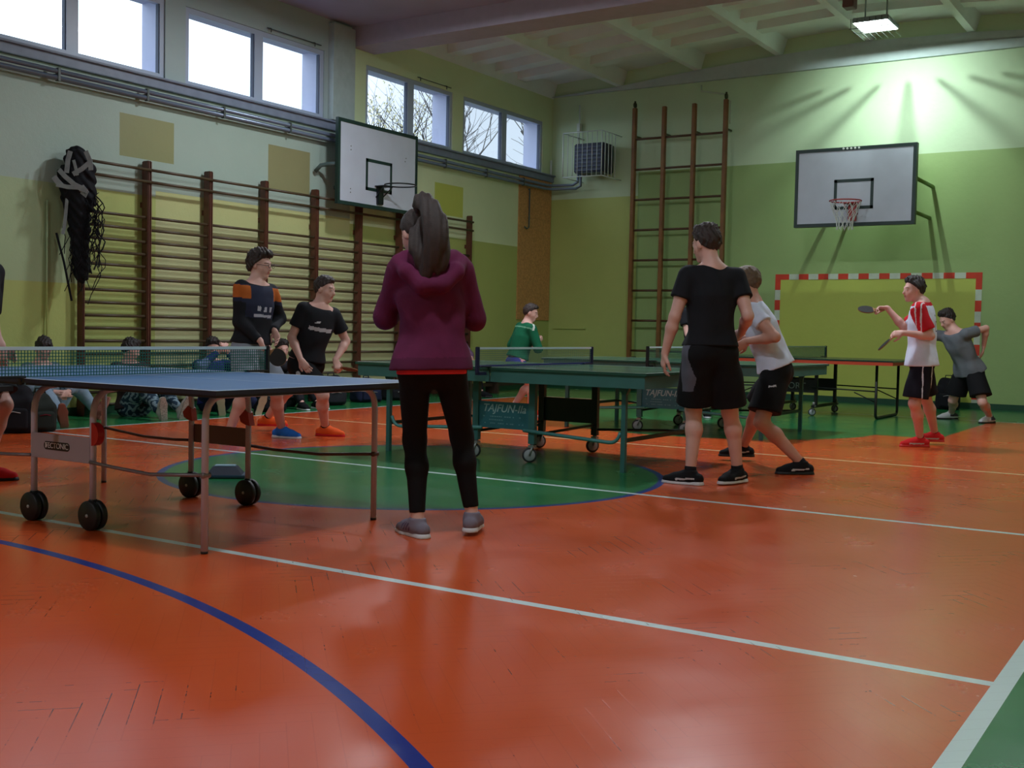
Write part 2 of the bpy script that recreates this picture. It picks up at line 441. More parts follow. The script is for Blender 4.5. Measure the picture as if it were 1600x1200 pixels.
tree(-15.6, 31.5, 12.8, 33, 'bare tree nearest the corner of the hall outside')
tree(-22.5, 36.0, 15.5, 41, 'bare tree behind the others outside the far windows')
tree(-33.0, 31.5, 9.6, 9, 'low bare tree outside the window over the wall bars')
MB().box(-90, LW - .5, -20, 90, -1.3, -1.0).build('ground', mat('outdoor_ground', rgb(96, 100, 84), .9, noise=.2, nscale=.4), kind='structure')
# ------------------------------------------------------------------ fixtures on the walls
WOOD = mat('dark_varnished_wood', rgb(88, 50, 36), .45, noise=.25, nscale=6)
RUNGW = mat('bar_wood', rgb(76, 62, 42), .5, noise=.2, nscale=6)
YST = [7.99, 8.90, 9.84, 10.80, 11.77, 12.70, 13.65, 14.60, 15.53]
RZ = [2.83, 2.69] + [2.28 - .1445 * k for k in range(16)]
blabels = ['wall bar bay at the near end, with the net bundle hanging over its left post',
           'second wall bar bay from the net bundle',
           'third wall bar bay from the net bundle, left of the man with glasses',
           'fourth wall bar bay from the net bundle, directly behind the man in glasses',
           'fifth wall bar bay from the net bundle, left of the small backboard',
           'sixth wall bar bay from the net bundle, under the small backboard',
           'seventh wall bar bay, half hidden behind the woman in the hoodie',
           'last wall bar bay at the far end, nearest the brown board']
for i in range(8):
    y0, y1 = YST[i], YST[i + 1]
    t = empty('wall_bars', (LW, (y0 + y1) / 2, 0), label=blabels[i], cat='wall bars', group='wooden wall bar bays on the left wall')
    h = (y1 - y0) / 2
    for sgn in (-1, 1):
        a, b_ = (-h, -h + .031) if sgn < 0 else (h - .031, h)
        st = MB(); st.box(.03, .145, a, b_, 0.0, 2.94, bev=.01)
        st.box(.0, .03, a + .004, b_ - .004, .5, .56).box(.0, .03, a + .004, b_ - .004, 2.4, 2.46)
        st.build('post', WOOD, t)
    for j, z in enumerate(RZ):
        xx = .155 if j < 2 else .10
        r = MB(); r.tube([(xx, -h + .0, z), (xx, h, z)] if j < 2 else [(xx, -h + .031, z), (xx, h - .031, z)], .017, 8)
        r.build('rung', RUNGW, t)

# climbing frame on the far wall
t = empty('climbing_frame', (-8.22, FW, 0), label='tall brown climbing frame of posts and rungs on far wall', cat='climbing frame')
CW = mat('climbing_frame_wood', rgb(128, 86, 44), .5, noise=.2, nscale=5)
for k, x in enumerate((-.85, -.28, .28, .85)):
    p = MB(); p.box(x - .035, x + .035, -.30, -.22, .0, 4.98 if k in (1, 2) else 5.0, bev=.008)
    p.build('post', CW, t)
    p = MB(); p.box(x - .012, x + .012, -.22, 0, .6, .63).box(x - .012, x + .012, -.22, 0, 4.5, 4.53)
    p.build('bracket', mat('frame_bracket', rgb(80, 90, 60), .5, .4), t)
for k in range(9):
    z = 4.45 - .53 * k
    for x0 in (-.85, -.28, .28):
        MB().tube([(x0 + .03, -.26, z), (x0 + .54, -.26, z)], .02, 8).build('rung', mat('climbing_rung', rgb(84, 56, 34), .5), t)
for x in (-.85, .85):
    MB().tube([(x, -.26, 4.98), (x, -.26, 5.12)], .016, 6).disc((x, -.26, 5.05), (1, 0, 0), .05, .03, 10).build('top_hook', mat('hook_metal', rgb(60, 64, 44), .5, .5), t)
br = MB().tube([(.85, -.26, 5.08), (.32, -.08, 5.22), (.30, -.05, 5.32)], .016, 8).build('top_bracket', mat('bracket_white', rgb(190, 200, 180), .5), t)
MB().tube([(.9, -.2, 4.98), (.9, -.2, 4.6)], .012, 6).build('hanging_rod', MATS['bracket_white'], t)

# basketball backboards
BW = mat('backboard_white', rgb(186, 192, 206), .45, noise=.05, nscale=3)
BG = mat('backboard_border', rgb(16, 44, 40), .45)
RIMR = mat('rim_red', rgb(176, 58, 60), .45)
RIMB = mat('rim_black', rgb(26, 32, 34), .4, .4)
NETW = mat('net_cord_white', rgb(214, 218, 214), .8)
STRUT = mat('strut_green', rgb(96, 124, 44), .55)
def backboard(loc, rz, w, z0, z1, label, with_net, thick=.09):
    t = empty('basketball_backboard', loc, rz, label, 'basketball backboard')   # local +x right, -y faces the hall
    b = .05; h = z1 - z0
    p = MB(); p.box(-w / 2 + b, w / 2 - b, -.004, thick - .01, z0 + b, z1 - b); p.build('board_face', BW, t)
    p = MB(); p.box(-w / 2, w / 2, -.012, thick, z0, z0 + b).box(-w / 2, w / 2, -.012, thick, z1 - b, z1)
    p.box(-w / 2, -w / 2 + b, -.012, thick, z0 + b, z1 - b).box(w / 2 - b, w / 2, -.012, thick, z0 + b, z1 - b); p.build('border', BG, t)
    iz0 = z0 + .25; iz1 = iz0 + .45; iw = .295
    p = MB()
    for (a, c_, d, e) in ((-iw, iw, iz0, iz0 + .045), (-iw, iw, iz1 - .045, iz1), (-iw, -iw + .045, iz0, iz1), (iw - .045, iw, iz0, iz1)):
        p.box(a, c_, -.0075, -.004, d, e)
    p.build('target_square', BG, t)
    rz_ = z0 + .33; cy_ = -.40
    p = MB(); p.tube([(math.cos(a) * .225, cy_ + math.sin(a) * .225, rz_) for a in np.linspace(0, 2 * PI, 40, endpoint=False)], .010, 8, closed=True)
    for x in (-.07, .07): p.tube([(x, -.01, rz_ - .16), (x * 1.3, -.175, rz_ - .01)], .008, 6)
    p.box(-.1, .1, -.18, -.01, rz_ - .008, rz_ + .004)
    rim = p.build('rim', RIMR if with_net else RIMB, t)
    MB().box(-.06, .06, -.05, -.005, rz_ - .26, rz_ + .005, bev=.006).build('rim_bracket', RIMR if with_net else RIMB, t)
    if with_net:
        n = MB(); K = 12
        lv = [(0, .222), (.09, .195), (.17, .165), (.25, .13), (.33, .115), (.41, .12)]
        rn = random.Random(3)
        for k in range(K):
            for sg in (1, -1):
                pts = []
                for i, (dz, r) in enumerate(lv):
                    a = 2 * PI * (k + sg * .5 * (i % 2)) / K
                    pts.append((math.cos(a) * r + .01 * math.sin(3 * i + k), cy_ + math.sin(a) * r, rz_ - .01 - dz))
                n.tube(pts, .0042, 5, cap=False)
        n.build('net', NETW, t)
    return t
t = backboard((-4.91, 17.08, 0), 0, 1.80, 2.72, 3.90, 'white basketball backboard on far wall with red rim and cord net', True)
p = MB()
for k in range(5): p.disc((-.17 + k * .058, -.013, 3.877), (0, 1, 0), .017, .006, 14)
p.build('marker_dots', NETW, t)
for (x, z) in ((.87, 3.40), (.84, 2.92), (-.56, 3.35), (-.45, 2.85)): MB().tube([(x, .085, z), (x, 1.21, z)], .03, 8).build('support_arm', STRUT, t)
t = backboard((-10.5, 12.76, 0), PI / 2, 1.79, 2.75, 3.93, 'white basketball backboard over the wall bars with a black rim and no net', False, .04)
for x in (-.86, .6):
    MB().tube([(x, .03, 3.3), (x, .2, 3.3), (x - .06, .28, 3.28), (x - .08, .36, 3.2)], .03, 8).build('support_arm', mat('support_grey', rgb(86, 104, 104), .5, .3), t)
for x in (-.5, .5):
    MB().box(x - .03, x + .03, .03, .385, 3.0, 3.05).build('support_arm', MATS['support_grey'], t)
sc = MB()
for (x, z) in ((-.62, 3.52), (-.62, 3.57), (.62, 3.57), (.60, 3.52), (-.62, 2.98), (-.62, 2.93)): sc.disc((x, -.006, z), (0, 1, 0), .009, .006, 8)
sc.build('bolt_heads', mat('bolt_grey', rgb(120, 124, 120), .5), t)

# goal painted on the far wall
t = empty('painted_goal', (CX + .16, FW, 0), label='red and white goal frame painted on the far wall', cat='painted goal')
RED = mat('goal_red', rgb(206, 56, 26), .6, noise=.1); GWH = mat('goal_white', rgb(196, 206, 190), .6, noise=.08)
g = MB(); y0, y1 = -.007, -.0015
W2 = 1.62; H2 = 2.075; bw = .09
g.box(-W2, -W2 + .235, y0, y1, H2 - bw, H2).box(W2 - .235, W2, y0, y1, H2 - bw, H2)
n = 17; L = (2 * W2 - .47) / n
for k in range(n): g.box(-W2 + .235 + k * L, -W2 + .235 + (k + 1) * L, y0, y1, H2 - bw, H2, 1 if k % 2 == 0 else 0)
zs = [H2 - bw, H2 - .26]; k = 0
while zs[-1] > .01: zs.append(max(0, zs[-1] - .1675))
for i in range(len(zs) - 1):
    for sg in (-1, 1):
        a = sg * W2; g.box(a, a - sg * bw, y0, y1, zs[i + 1], zs[i], 0 if i % 2 == 0 else 1)
g.build('goal_stripes', [RED, GWH], t)

# heating unit in its cage
t = empty('fan_heater', (-9.84, FW, 3.79), label='dark louvred fan heater inside a white wire cage near the ceiling corner', cat='heater')
HD = mat('heater_dark', rgb(40, 46, 64), .4, .2); CG = mat('cage_white', rgb(208, 216, 214), .4)
p = MB(); p.box(-.30, .30, -.52, -.12, .10, .62, bev=.02); p.build('casing', HD, t)
p = MB()
for k in range(7): p.box(-.26, .26, -.545, -.515, .13 + k * .067, .155 + k * .067)
p.build('louvres', mat('heater_louvre', rgb(70, 78, 100), .4, .3), t)
p = MB(); x0, x1, ya, yb, z0, z1 = -.39, .39, -.75, 0, .0, .78
for (q, r) in (((x0, ya, z0), (x1, ya, z0)), ((x0, ya, z1), (x1, ya, z1)), ((x0, ya, z0), (x0, ya, z1)), ((x1, ya, z0), (x1, ya, z1)), ((x0, ya, z0), (x0, yb, z0)), ((x1, ya, z0), (x1, yb, z0)), ((x0, ya, z1), (x0, yb, z1)), ((x1, ya, z1), (x1, yb, z1))):
    p.tube([q, r], .009, 6)
for k in range(1, 8): x = x0 + (x1 - x0) * k / 8; p.tube([(x, ya, z0), (x, ya, z1)], .0065, 5)
for k in range(1, 5): y = ya + .75 * k / 6; p.tube([(x1, y, z0), (x1, y, z1)], .0065, 5)
p.build('cage', CG, t)
# heating pipes
PIPE = mat('painted_pipe', rgb(112, 126, 146), .28, .25); PIPE2 = mat('pipe_grey_green_paint', rgb(122, 142, 134), .3, .2)  # PIPE2 is a plain grey green pipe paint
for k, (z, lab) in enumerate(((3.735, 'upper grey heating pipe running under the windows to the heater'), (3.665, 'lower grey heating pipe running under the windows to the heater'))):
    off = .10
    q = MB(); xx = LW + off
    xe = -10.25 + k * .06
    pts = [(xx, NW + .1, z), (xx, 17.95 - k * .05, z), (xx + .06, 18.08 - k * .05, z), (xe - .1, 18.14, z), (xe, 18.14, z + .05), (xe, 18.14, 3.95)]
    q.tube(pts, .026, 10); q.build('heating_pipe', PIPE, None, label=lab, cat='pipe')
q = MB()
for k in range(20):
    y = NW + 1.0 + k * 1.18
    if y < 17.6: q.box(LW + .002, LW + .085, y - .012, y + .012, 3.685, 3.71); q.box(LW + .078, LW + .13, y - .014, y + .014, 3.63, 3.77)
q.build('pipe_clip', mat('clip_dark', rgb(70, 80, 78), .5), None, label='dark clips holding the two heating pipes to the left wall', cat='pipe clips')
MB().tube([(-10.30, 18.24, 4.45), (-10.30, 18.24, 5.2)], .012, 6).box(-10.33, -10.27, 18.2, 18.28, 4.72, 4.86).build('conduit', CG, None, label='thin pale conduit rising from heater to ceiling', cat='conduit')

# chipboard panel by the corner and small things near it
OSB = mat('chipboard', rgb(190, 140, 84), .8, noise=.22, nscale=30)
p = MB(); p.box(LW + .002, LW + .020, 17.15, 18.27, 1.25, 3.10); p.box(LW + .002, LW + .020, 17.15, 18.27, 3.104, 3.82)
p.build('chipboard_panel', OSB, None, label='tall brown chipboard panel on left wall beside the corner', cat='panel')
MB().tube([(LW + .05, 17.45, 3.62), (LW + .05, 17.45, 2.92), (LW + .05, 17.38, 2.89), (LW + .05, 17.30, 2.92)], .012, 6).tube([(LW + .05, 17.45, 3.6), (LW, 17.45, 3.6)], .01, 6).build('pull_rod', MATS['support_grey'], None, label='thin grey metal rod hanging in front of chipboard panel', cat='rod')
MB().box(-10.78, -10.1, FW - .03, FW, 1.10, 1.13).build('trim_5', WF, kind='structure')
MB().tube([(LW + .04, 18.2, 3.95), (LW + .04, 18.2, 4.22)], .02, 8).build('pipe_stub', CG, None, label='short white pipe end standing on sill beside the corner', cat='pipe')
MB().tube([(LW + .03, 7.62, .02), (LW + .03, 7.62, 2.35)], .012, 6).build('conduit', MATS['left_wall_paint'], None, label='thin painted conduit on left wall beside the net bundle', cat='conduit')

# lamps
LED = mat('lamp_face', (1, 1, 1, 1), .5, emit=(.86, 1, .95, 1), estr=14)
HOUS = mat('lamp_housing', rgb(150, 160, 165), .4, .5)
def lampfit(x, y, z, power, cage, label):
    t = empty('ceiling_floodlight', (x, y, z), 0, label, 'ceiling lamp', 'ceiling floodlights')
    MB().box(-.25, .25, -.30, .30, .0, .07, bev=.012).build('housing', HOUS, t)
    MB().box(-.235, .235, -.285, .285, -.006, 0).build('lamp_face', LED, t)
    top = (arch(x) + .26 if y > 13 else 5.36) - z
    p = MB(); p.tube([(-.15, 0, .05), (-.15, 0, top)], .012, 6).tube([(.15, 0, .05), (.15, 0, top)], .012, 6); p.build('bracket', HOUS, t)
    if cage:
        p = MB(); R = .30
        for k in range(-3, 4):
            a = k * .085
            p.tube([(a, -.33, .05), (a, -.33, -.09), (a, .36, -.09)], .0048, 5)
        p.tube([(-.28, -.33, -.09), (.28, -.33, -.09)], .005, 5)
        p.tube([(-.28, -.1, -.09), (.28, -.1, -.09)], .005, 5)
        p.build('guard_cage', mat('guard_wire', rgb(90, 96, 96), .5, .4), t)
        MB().box(-.20, -.05, -.95, -.75, .05, .20, bev=.01).build('ballast_box', mat('ballast', rgb(110, 80, 80), .6), t)
    ld = bpy.data.lights.new('lamp_light', 'AREA'); ld.shape = 'SQUARE'; ld.size = .022 if cage else .34; ld.energy = power
    ld.color = (.80, 1.0, .93) if cage else (.86, .92, 1.0)
    if cage: ld.spread = math.radians(104)
    lo = bpy.data.objects.new('lamp_light', ld); COL.objects.link(lo); lo.parent = t; lo.location = (0, 0, -.014)
    if cage: lo.rotation_euler = (math.radians(62), 0, 0)
    return t
ll = ['glaring square floodlight in front of far wall backboard', 'added unseen floodlight just before the cross beam, right side', 'added unseen floodlight just before the cross beam, middle', 'added unseen floodlight just before the cross beam, window side',
      'floodlight over the near end, right side', 'floodlight over the near end, window side', 'floodlight nearest the front wall']
for k, (x, y, z, p_, cg) in enumerate(LAMPS): lampfit(x, y, z, p_, cg, ll[k])
# ------------------------------------------------------------------ tennis tables
def arc_bend(p0, corner, p1, r, n=6):
    """rounded corner between two directions"""
    c, a, b_ = Vector(corner), (Vector(p0) - Vector(corner)).normalized(), (Vector(p1) - Vector(corner)).normalized()
    A = c + a * r; Bp = c + b_ * r
    return [tuple((A * (1 - t) ** 2 + c * 2 * t * (1 - t) + Bp * t * t)) for t in np.linspace(0, 1, n)]
def poly_round(pts, r):
    out = [pts[0]]
    for i in range(1, len(pts) - 1): out += arc_bend(pts[i - 1], pts[i], pts[i + 1], r)
    return out + [pts[-1]]
NT = lambda: mat('table_net_thread', rgb(26, 84, 66), .8)
def table_net(t, top, post, tape, thread, half=.92, z=.76, cell=.0175, th=.0019, lower=None):
    n = MB()
    k = int(2 * half / cell)
    for i in range(k + 1):
        y = -half + i * 2 * half / k; n.box(-.0008, .0008, y - th / 2, y + th / 2, z + .005, z + .143)
    for j in range(9): zz = z + .008 + j * .0165; n.box(-.0008, .0008, -half, half, zz - th / 2, zz + th / 2)
    net = n.build('net', thread, t)
    MB().box(-.005, .005, -half, half, z + .140, z + .1565).build('net_tape', tape, net)
    if lower: MB().box(-.004, .004, -half, half, z + .004, z + .018).build('net_cord', lower, net)
    for s_ in (-1, 1):
        p = MB(); p.box(-.016, .016, s_ * half - .012, s_ * half + .012, z - .05, z + .16, bev=.004)
        p.box(-.025, .025, s_ * (half - .17), s_ * half, z + .001, z + .013, bev=.003); p.box(-.02, .02, s_ * (half - .10), s_ * half, z - .06, z - .035)
        p.build('net_post', post, t)

# --- blue table on grey tubes (near)
t = empty('tennis_table', (CX, 4.16, 0), 0, 'blue table tennis table on grey tube legs with black double wheels, nearest the camera', 'table tennis table')
BLUE = mat('blue_table_top', rgb(58, 104, 156), .38, noise=.06, nscale=5); EDGE = mat('table_edge_dark', rgb(22, 26, 46), .5)
TUBE = mat('grey_tube_paint', rgb(186, 182, 200), .4, .1); BLK = mat('black_plastic', rgb(20, 20, 22), .5); WLN = mat('table_line_white', rgb(196, 206, 214), .5)
for sg, nm in ((-1, 0), (1, 1)):
    a, b_ = (-1.37, -.004) if sg < 0 else (.004, 1.37)
    p = MB(); p.box(a, b_, -.7605, .7605, .742, .76, 0); tp = p.build('table_half', BLUE, t)
    e = MB(); e.box(a, b_, -.7625, -.7605, .739, .7595).box(a, b_, .7605, .7625, .739, .7595).box(a + .01, b_ - .01, -.75, -.735, .728, .742).box(a + .01, b_ - .01, .735, .75, .728, .742)
    e.box(*((a - .002, a) if sg < 0 else (b_, b_ + .002)), -.7625, .7625, .739, .7595).box(*((a + .01, a + .025) if sg < 0 else (b_ - .025, b_ - .01)), -.735, .735, .728, .742); e.build('edge_band', EDGE, tp)
    l = MB(); l.box(a, b_, -.7625, -.7425, .76, .7606).box(a, b_, .7425, .7625, .76, .7606).box(a, b_, -.0015, .0015, .76, .7606)
    l.box(*((a, a + .02) if sg < 0 else (b_ - .02, b_)), -.7425, .7425, .76, .7606); l.build('white_lines', WLN, tp)
table_net(t, .76, mat('net_post_black', rgb(20, 26, 34), .45), mat('net_tape_white', rgb(190, 208, 212), .7), mat('net_thread_green', rgb(30, 104, 92), .8), th=.0042)
for x, lo in ((-1.14, 0), (1.13, 0)):
    for s_ in (-1, 1):
        pts = [(x, s_ * .60, 0.012), (x, s_ * .60, .40), (x, s_ * .60, .722), (x, 0, .722)]
        MB().tube(poly_round([pts[0], pts[2], pts[3]], .12), .0165, 10).disc((x, s_ * .60, .006), (0, 0, 1), .017, .012, 12, 1).build('leg', [TUBE, BLK], t)
for x in (-.235, .245):
    for s_ in (-1, 1):
        q = MB(); q.tube(poly_round([(x, s_ * .53, .12), (x, s_ * .53, .71), (x, 0, .71)], .14), .0165, 10)
        leg = q.build('wheel_leg', TUBE, t)
        MB().tube([(x, s_ * .53, .07), (x, s_ * .53, .155)], .021, 10).build('wheel_socket', BLK, leg)
        for d in (-.020, .020):
            wq = MB(); yy = s_ * .53 + d; wq.disc((x, yy, .075), (0, 1, 0), .075, .032, 32)
            wq.disc((x, yy, .075), (0, 1, 0), .009, .038, 12, 1)
            wq.build('wheel', [BLK, mat('wheel_hub', rgb(170, 170, 170), .4)], leg)
ppan = MB().box(-.235, .245, -.548, -.540, .335, .465, bev=.003).build('side_panel', mat('panel_grey', rgb(166, 158, 170), .45, .2), t)
ppb = MB().box(-.235, .245, .540, .548, .335, .445, bev=.003).build('side_panel', mat('panel_brown_grey', rgb(112, 90, 86), .5, .1), t)
pl = MB(); pl.prism([(.085 * math.copysign(1, c) * 1 + .02 * math.cos(a), .022 * math.sin(a)) for a in np.linspace(-PI / 2, 1.5 * PI, 24, endpoint=False) for c in (math.cos(a) + 1e-9,)], 'y', -.5498, -.5482)
badge = pl.build('name_badge', mat('badge_black', rgb(24, 20, 24), .5), ppan); badge.location = (-.02, 0, .405)
tx = text_mesh('TECTONIC', 'badge_lettering', .040, face_matrix((0, -.5503, 0), (1, 0, 0), (0, 0, 1)), mat('lettering_pale', rgb(196, 190, 190), .5), badge, align='CENTER', spacing=.95)
for k in range(3): pass
lg = MB(); lg.box(-.093, -.086, -.5508, -.5498, -.012, .012).box(-.083, -.077, -.5508, -.5498, -.006, .006).build('badge_mark', MATS['lettering_pale'], badge)
RP = mat('red_plastic', rgb(168, 24, 26), .4)
for x, s_ in ((.245, -1), (-.235, 1), (.245, 1)):
    if True:
        dx_ = .0 if s_ > 0 else .04
        zz = .485
        pts = [(x + .012 + .052 * math.cos(a), zz + .058 * math.sin(a)) for a in np.linspace(-PI / 2, PI / 2, 12)] if s_ < 0 else [(x - .055, zz + .03), (x - .01, zz + .07), (x + .015, zz + .055), (x + .03, zz - .02), (x - .01, zz - .015), (x - .045, zz)]
        MB().prism(pts, 'y', s_ * .53 - .02, s_ * .53 + .02).build('latch', RP, t)
for s_ in (-1, 1):
    for sx in (-1, 1):
        xa = sx * .24 + (.005 if sx > 0 else 0); xb = sx * 1.135
        z1 = .36 if s_ < 0 else .36
        MB().tube([(xa, s_ * .548, .345), (xa + sx * .18, s_ * .555, .335), (xa + sx * .5, s_ * .59, .33), (xb, s_ * .60, .36)], .009, 8).disc((xb, s_ * .60, .36), (0, 1, 0), .014, .045, 10).build('stretcher', mat('stretcher_grey', rgb(128, 118, 122), .4, .3) if s_ < 0 else mat('stretcher_brown', rgb(92, 66, 62), .5, .2), t)

# --- green steel tables
def castor(x, y, parent, ang, wheelm, r=.052):
    ax = Vector((math.cos(ang), math.sin(ang), 0)); side = Vector((-math.sin(ang), math.cos(ang), 0))
    q = MB(); c_ = Vector((x, y, r)) + side * .02
    q.tube([(x, y, .14), (x, y, .18)], .018, 8); q.box(x - .025, x + .025, y - .025, y + .025, .12, .14)
    for s_ in (-1, 1):
        a = c_ + ax * .02 * s_
        q.tube([a, Vector((x, y, .125)) + ax * .02 * s_], .009, 5)
    fork = q.build('castor_fork', mat('castor_metal', rgb(150, 154, 156), .35, .6), parent)
    w_ = MB(); w_.disc(c_, ax, r, .022, 26); w_.disc(c_, ax, r * .78, .026, 26, 1)
    w_.build('castor_wheel', [mat('castor_tyre', rgb(36, 36, 38), .6), wheelm], fork)
def steel_table(loc, rz, label, topm, apron, frame, dark, text, ztop=.755):
    t = empty('tennis_table', loc, rz, label, 'table tennis table')
    for a, b_ in ((-1.37, -.006), (.006, 1.37)):
        tp = MB().box(a, b_, -.7625, .7625, ztop - .022, ztop, bev=.002).build('table_half', topm, t)
        l = MB(); l.box(a, b_, -.7625, -.745, ztop, ztop + .0006).box(a, b_, .745, .7625, ztop, ztop + .0006).box(a, b_, -.0015, .0015, ztop, ztop + .0006)
        l.box(*((a, a + .02) if a < 0 else (b_ - .02, b_)), -.745, .745, ztop, ztop + .0006)
        l.build('white_lines', mat('dull_line_white', rgb(150, 170, 160), .6), tp)
        e = MB(); z0, z1 = ztop - .115, ztop - .022
        a2, b2 = (a + .02, b_ - .002) if a < 0 else (a + .002, b_ - .02)
        e.box(a2, b2, -.745, -.725, z0, z1).box(a2, b2, .725, .745, z0, z1)
        if a < 0: e.box(a2, a2 + .02, -.725, .725, z0, z1)
        else: e.box(b2 - .02, b2, -.725, .725, z0, z1)
        e.build('apron', apron, tp)
    grey = mat('castor_grey', rgb(150, 156, 160), .5)
    for x in (-1.12, 1.12):
        for s_ in (-1, 1):
            q = MB(); q.box(x - .018, x + .018, s_ * .60 - .018, s_ * .60 + .018, .0, ztop - .1)
            q.prism([(x - .05, ztop - .1), (x + .05, ztop - .1), (x + .018, ztop - .17), (x - .018, ztop - .17)], 'y', s_ * .60 - .016, s_ * .60 + .016)
            q.build('leg', frame, t)
        MB().tube([(x, -.6, .24), (x, .6, .24)], .014, square=True).build('leg_brace', dark, t)
    for x in (-.27, .27):
        for s_ in (-1, 1):
            fm = frame if s_ < 0 else dark
            q = MB(); q.box(x - .028, x + .028, s_ * .52 - .022, s_ * .52 + .022, .15, ztop - .1)
            post = q.build('wheel_post', fm, t)
            castor(x, s_ * .52, post, 2.05 if s_ < 0 else 2.5, grey, .06)
    pn = MB().box(-.245, .245, -.528, -.520, .255, .47).build('name_panel', mat('name_panel_blue', rgb(38, 98, 108), .5, noise=.08), t)
    MB().box(-.245, .245, .518, .526, .25, .46).build('side_panel', dark, t)
    if text:
        M = face_matrix((0, -.5285, .415), (1, 0, 0), (0, 0, 1))
        text_mesh('TAJFUN-IIa', 'panel_lettering', .088, M, mat('panel_lettering', rgb(150, 176, 178), .6), pn, shear=.28, ext=.0008, spacing=1.0)
        rr_ = random.Random(5)
        q = MB()                                     # small worn lines of print
        for row, zz in enumerate((.345, .318, .290)):
            x = -.2
            while x < .2:
                wd_ = rr_.uniform(.008, .02)
                if rr_.random() < .75 and not (row == 1 and abs(x + .08) > .07): q.box(x, x + wd_, -.5292, -.528, zz, zz + .009)
                x += wd_ + .006
        q.build('small_print', mat('faded_print', rgb(92, 136, 142), .6), pn)
    # wheel frame loops to the end legs
    for sx in (-1, 1):
        MB().tube(poly_round([(sx * .20, -.545, .255), (sx * 1.06, -.60, .215), (sx * 1.09, -.60, .30)], .07), .0145, 8).build('stretcher', mat('stretcher_teal', rgb(90, 150, 150), .4, .2), t)
        MB().tube([(sx * .27, .52, .20), (sx * 1.12, .60, .24)], .012, 6).build('stretcher', dark, t)
        MB().tube([(sx * .27, -.52, .22), (sx * .27, .52, .24)], .012, 6).build('cross_tube', dark, t)
    return t
TG = mat('green_table_top', rgb(40, 82, 70), .22, noise=.05); AP = mat('teal_apron', rgb(58, 108, 104), .5, noise=.08)
FRG = mat('teal_frame', rgb(48, 100, 98), .5, noise=.06); DKG = mat('dark_green_frame', rgb(24, 46, 34), .5)
tA = steel_table((-4.94, 8.15, 0), 0.0, 'green table tennis table with TAJFUN panel behind the woman, second from the camera', TG, AP, FRG, DKG, True)
table_net(tA, .755, mat('net_post_navy', rgb(26, 30, 64), .45), MATS['net_tape_white'], mat('net_thread_pale', rgb(96, 128, 120), .8), z=.755, th=.0022, lower=mat('net_cord_blue', rgb(34, 38, 110), .6))
tB = steel_table((-5.08, 11.45, 0), 0, 'green table tennis table with TAJFUN panel behind the man in black', TG, AP, FRG, DKG, True)
table_net(tB, .755, MATS['net_post_black'], MATS['net_tape_white'], MATS['net_thread_green'], z=.755, th=.0026)

# --- far table with an orange red edge
t = empty('tennis_table', (-4.97, 15.25, 0), 0, 'table tennis table with orange red edge and black U shaped legs, farthest from the camera', 'table tennis table')
FT = mat('far_table_top', rgb(36, 60, 54), .25); OR = mat('orange_red_edge', rgb(186, 62, 34), .5); BM = mat('black_metal', rgb(18, 22, 20), .45, .2)
for a, b_ in ((-1.37, -.006), (.006, 1.37)):
    tp = MB().box(a, b_, -.7625, .7625, .744, .762, bev=.002).build('table_half', FT, t)
    e = MB(); e.box(a + .01, b_ - .002, -.757, -.737, .70, .744).box(a + .01, b_ - .002, .737, .757, .70, .744)
    xe = a + .01 if a < 0 else b_ - .03
    e.box(xe, xe + .02, -.737, .737, .70, .744); e.build('edge_band', OR, tp)
for sx in (-1, 1):
    x = sx * 1.12
    MB().tube(poly_round([(x, -.55, .70), (x, -.55, .018), (x, .55, .018), (x, .55, .70)], .07), .018, 8).build('leg_frame', BM, t)
    for y in (-.55, .55):
        MB().tube([(x - sx * .86, y * .9, .38), (x, y, .36)], .010, 6).build('stretcher', BM, t)
        MB().tube([(x - sx * .28, y, .34), (x, y, .22)], .008, 6).build('brace', BM, t)
    x = sx * .3
    q = MB(); q.tube([(x, -.42, .70), (x, -.42, .12)], .02, square=True).tube([(x, .42, .70), (x, .42, .12)], .02, square=True).tube([(x, -.55, .125), (x, .55, .125)], .018, square=True)
    wf = q.build('wheel_frame', BM, t)
    for y in (-.5, .5): castor(x, y, wf, 2.0 if y < 0 else 1.4, MATS['castor_grey'], .05)
for y in (-.42, .42):
    pn = MB().box(-.3, .3, y - .006, y + .006, .30, .47).build('side_panel', BM, t)
    if y < 0: text_mesh('SPORT', 'panel_lettering', .12, face_matrix((-.02, y - .0068, .385), (1, 0, 0), (0, 0, 1)), mat('lettering_grey', rgb(120, 130, 128), .6), pn)
table_net(t, .76, MATS['net_post_black'], mat('net_tape_grey', rgb(140, 170, 150), .7), MATS['net_thread_green'], z=.762, th=.0045)

# ------------------------------------------------------------------ net bundle on the bars

# ------------------------------------------------------------------ smooth bodies: distance fields turned into meshes
V3 = lambda *a: np.array(a, dtype=np.float64)
def unit(v):
    v = np.array(v, float); n = np.linalg.norm(v); return v / n if n > 1e-9 else v
class Prim:
    """kind 'c': tapered capsule a->b, radii ra rb, optionally squashed by f along n; kind 'e': ellipsoid"""
    def __init__(s, kind, **k): s.kind = kind; s.__dict__.update(k)
def cap(a, b, ra, rb, k=.03, n=None, f=1.0, sub=False): return Prim('c', a=np.array(a, float), b=np.array(b, float), ra=ra, rb=rb, k=k, n=None if n is None else unit(n), f=f, sub=sub)
def ell(c, axes, rad, k=.02, sub=False): return Prim('e', c=np.array(c, float), ax=[unit(a) for a in axes], rad=rad, k=k, sub=sub)
def rbox(c, axes, half, r, k=.02): return Prim('b', c=np.array(c, float), ax=[unit(a) for a in axes], rad=half, r=r, k=k, sub=False)
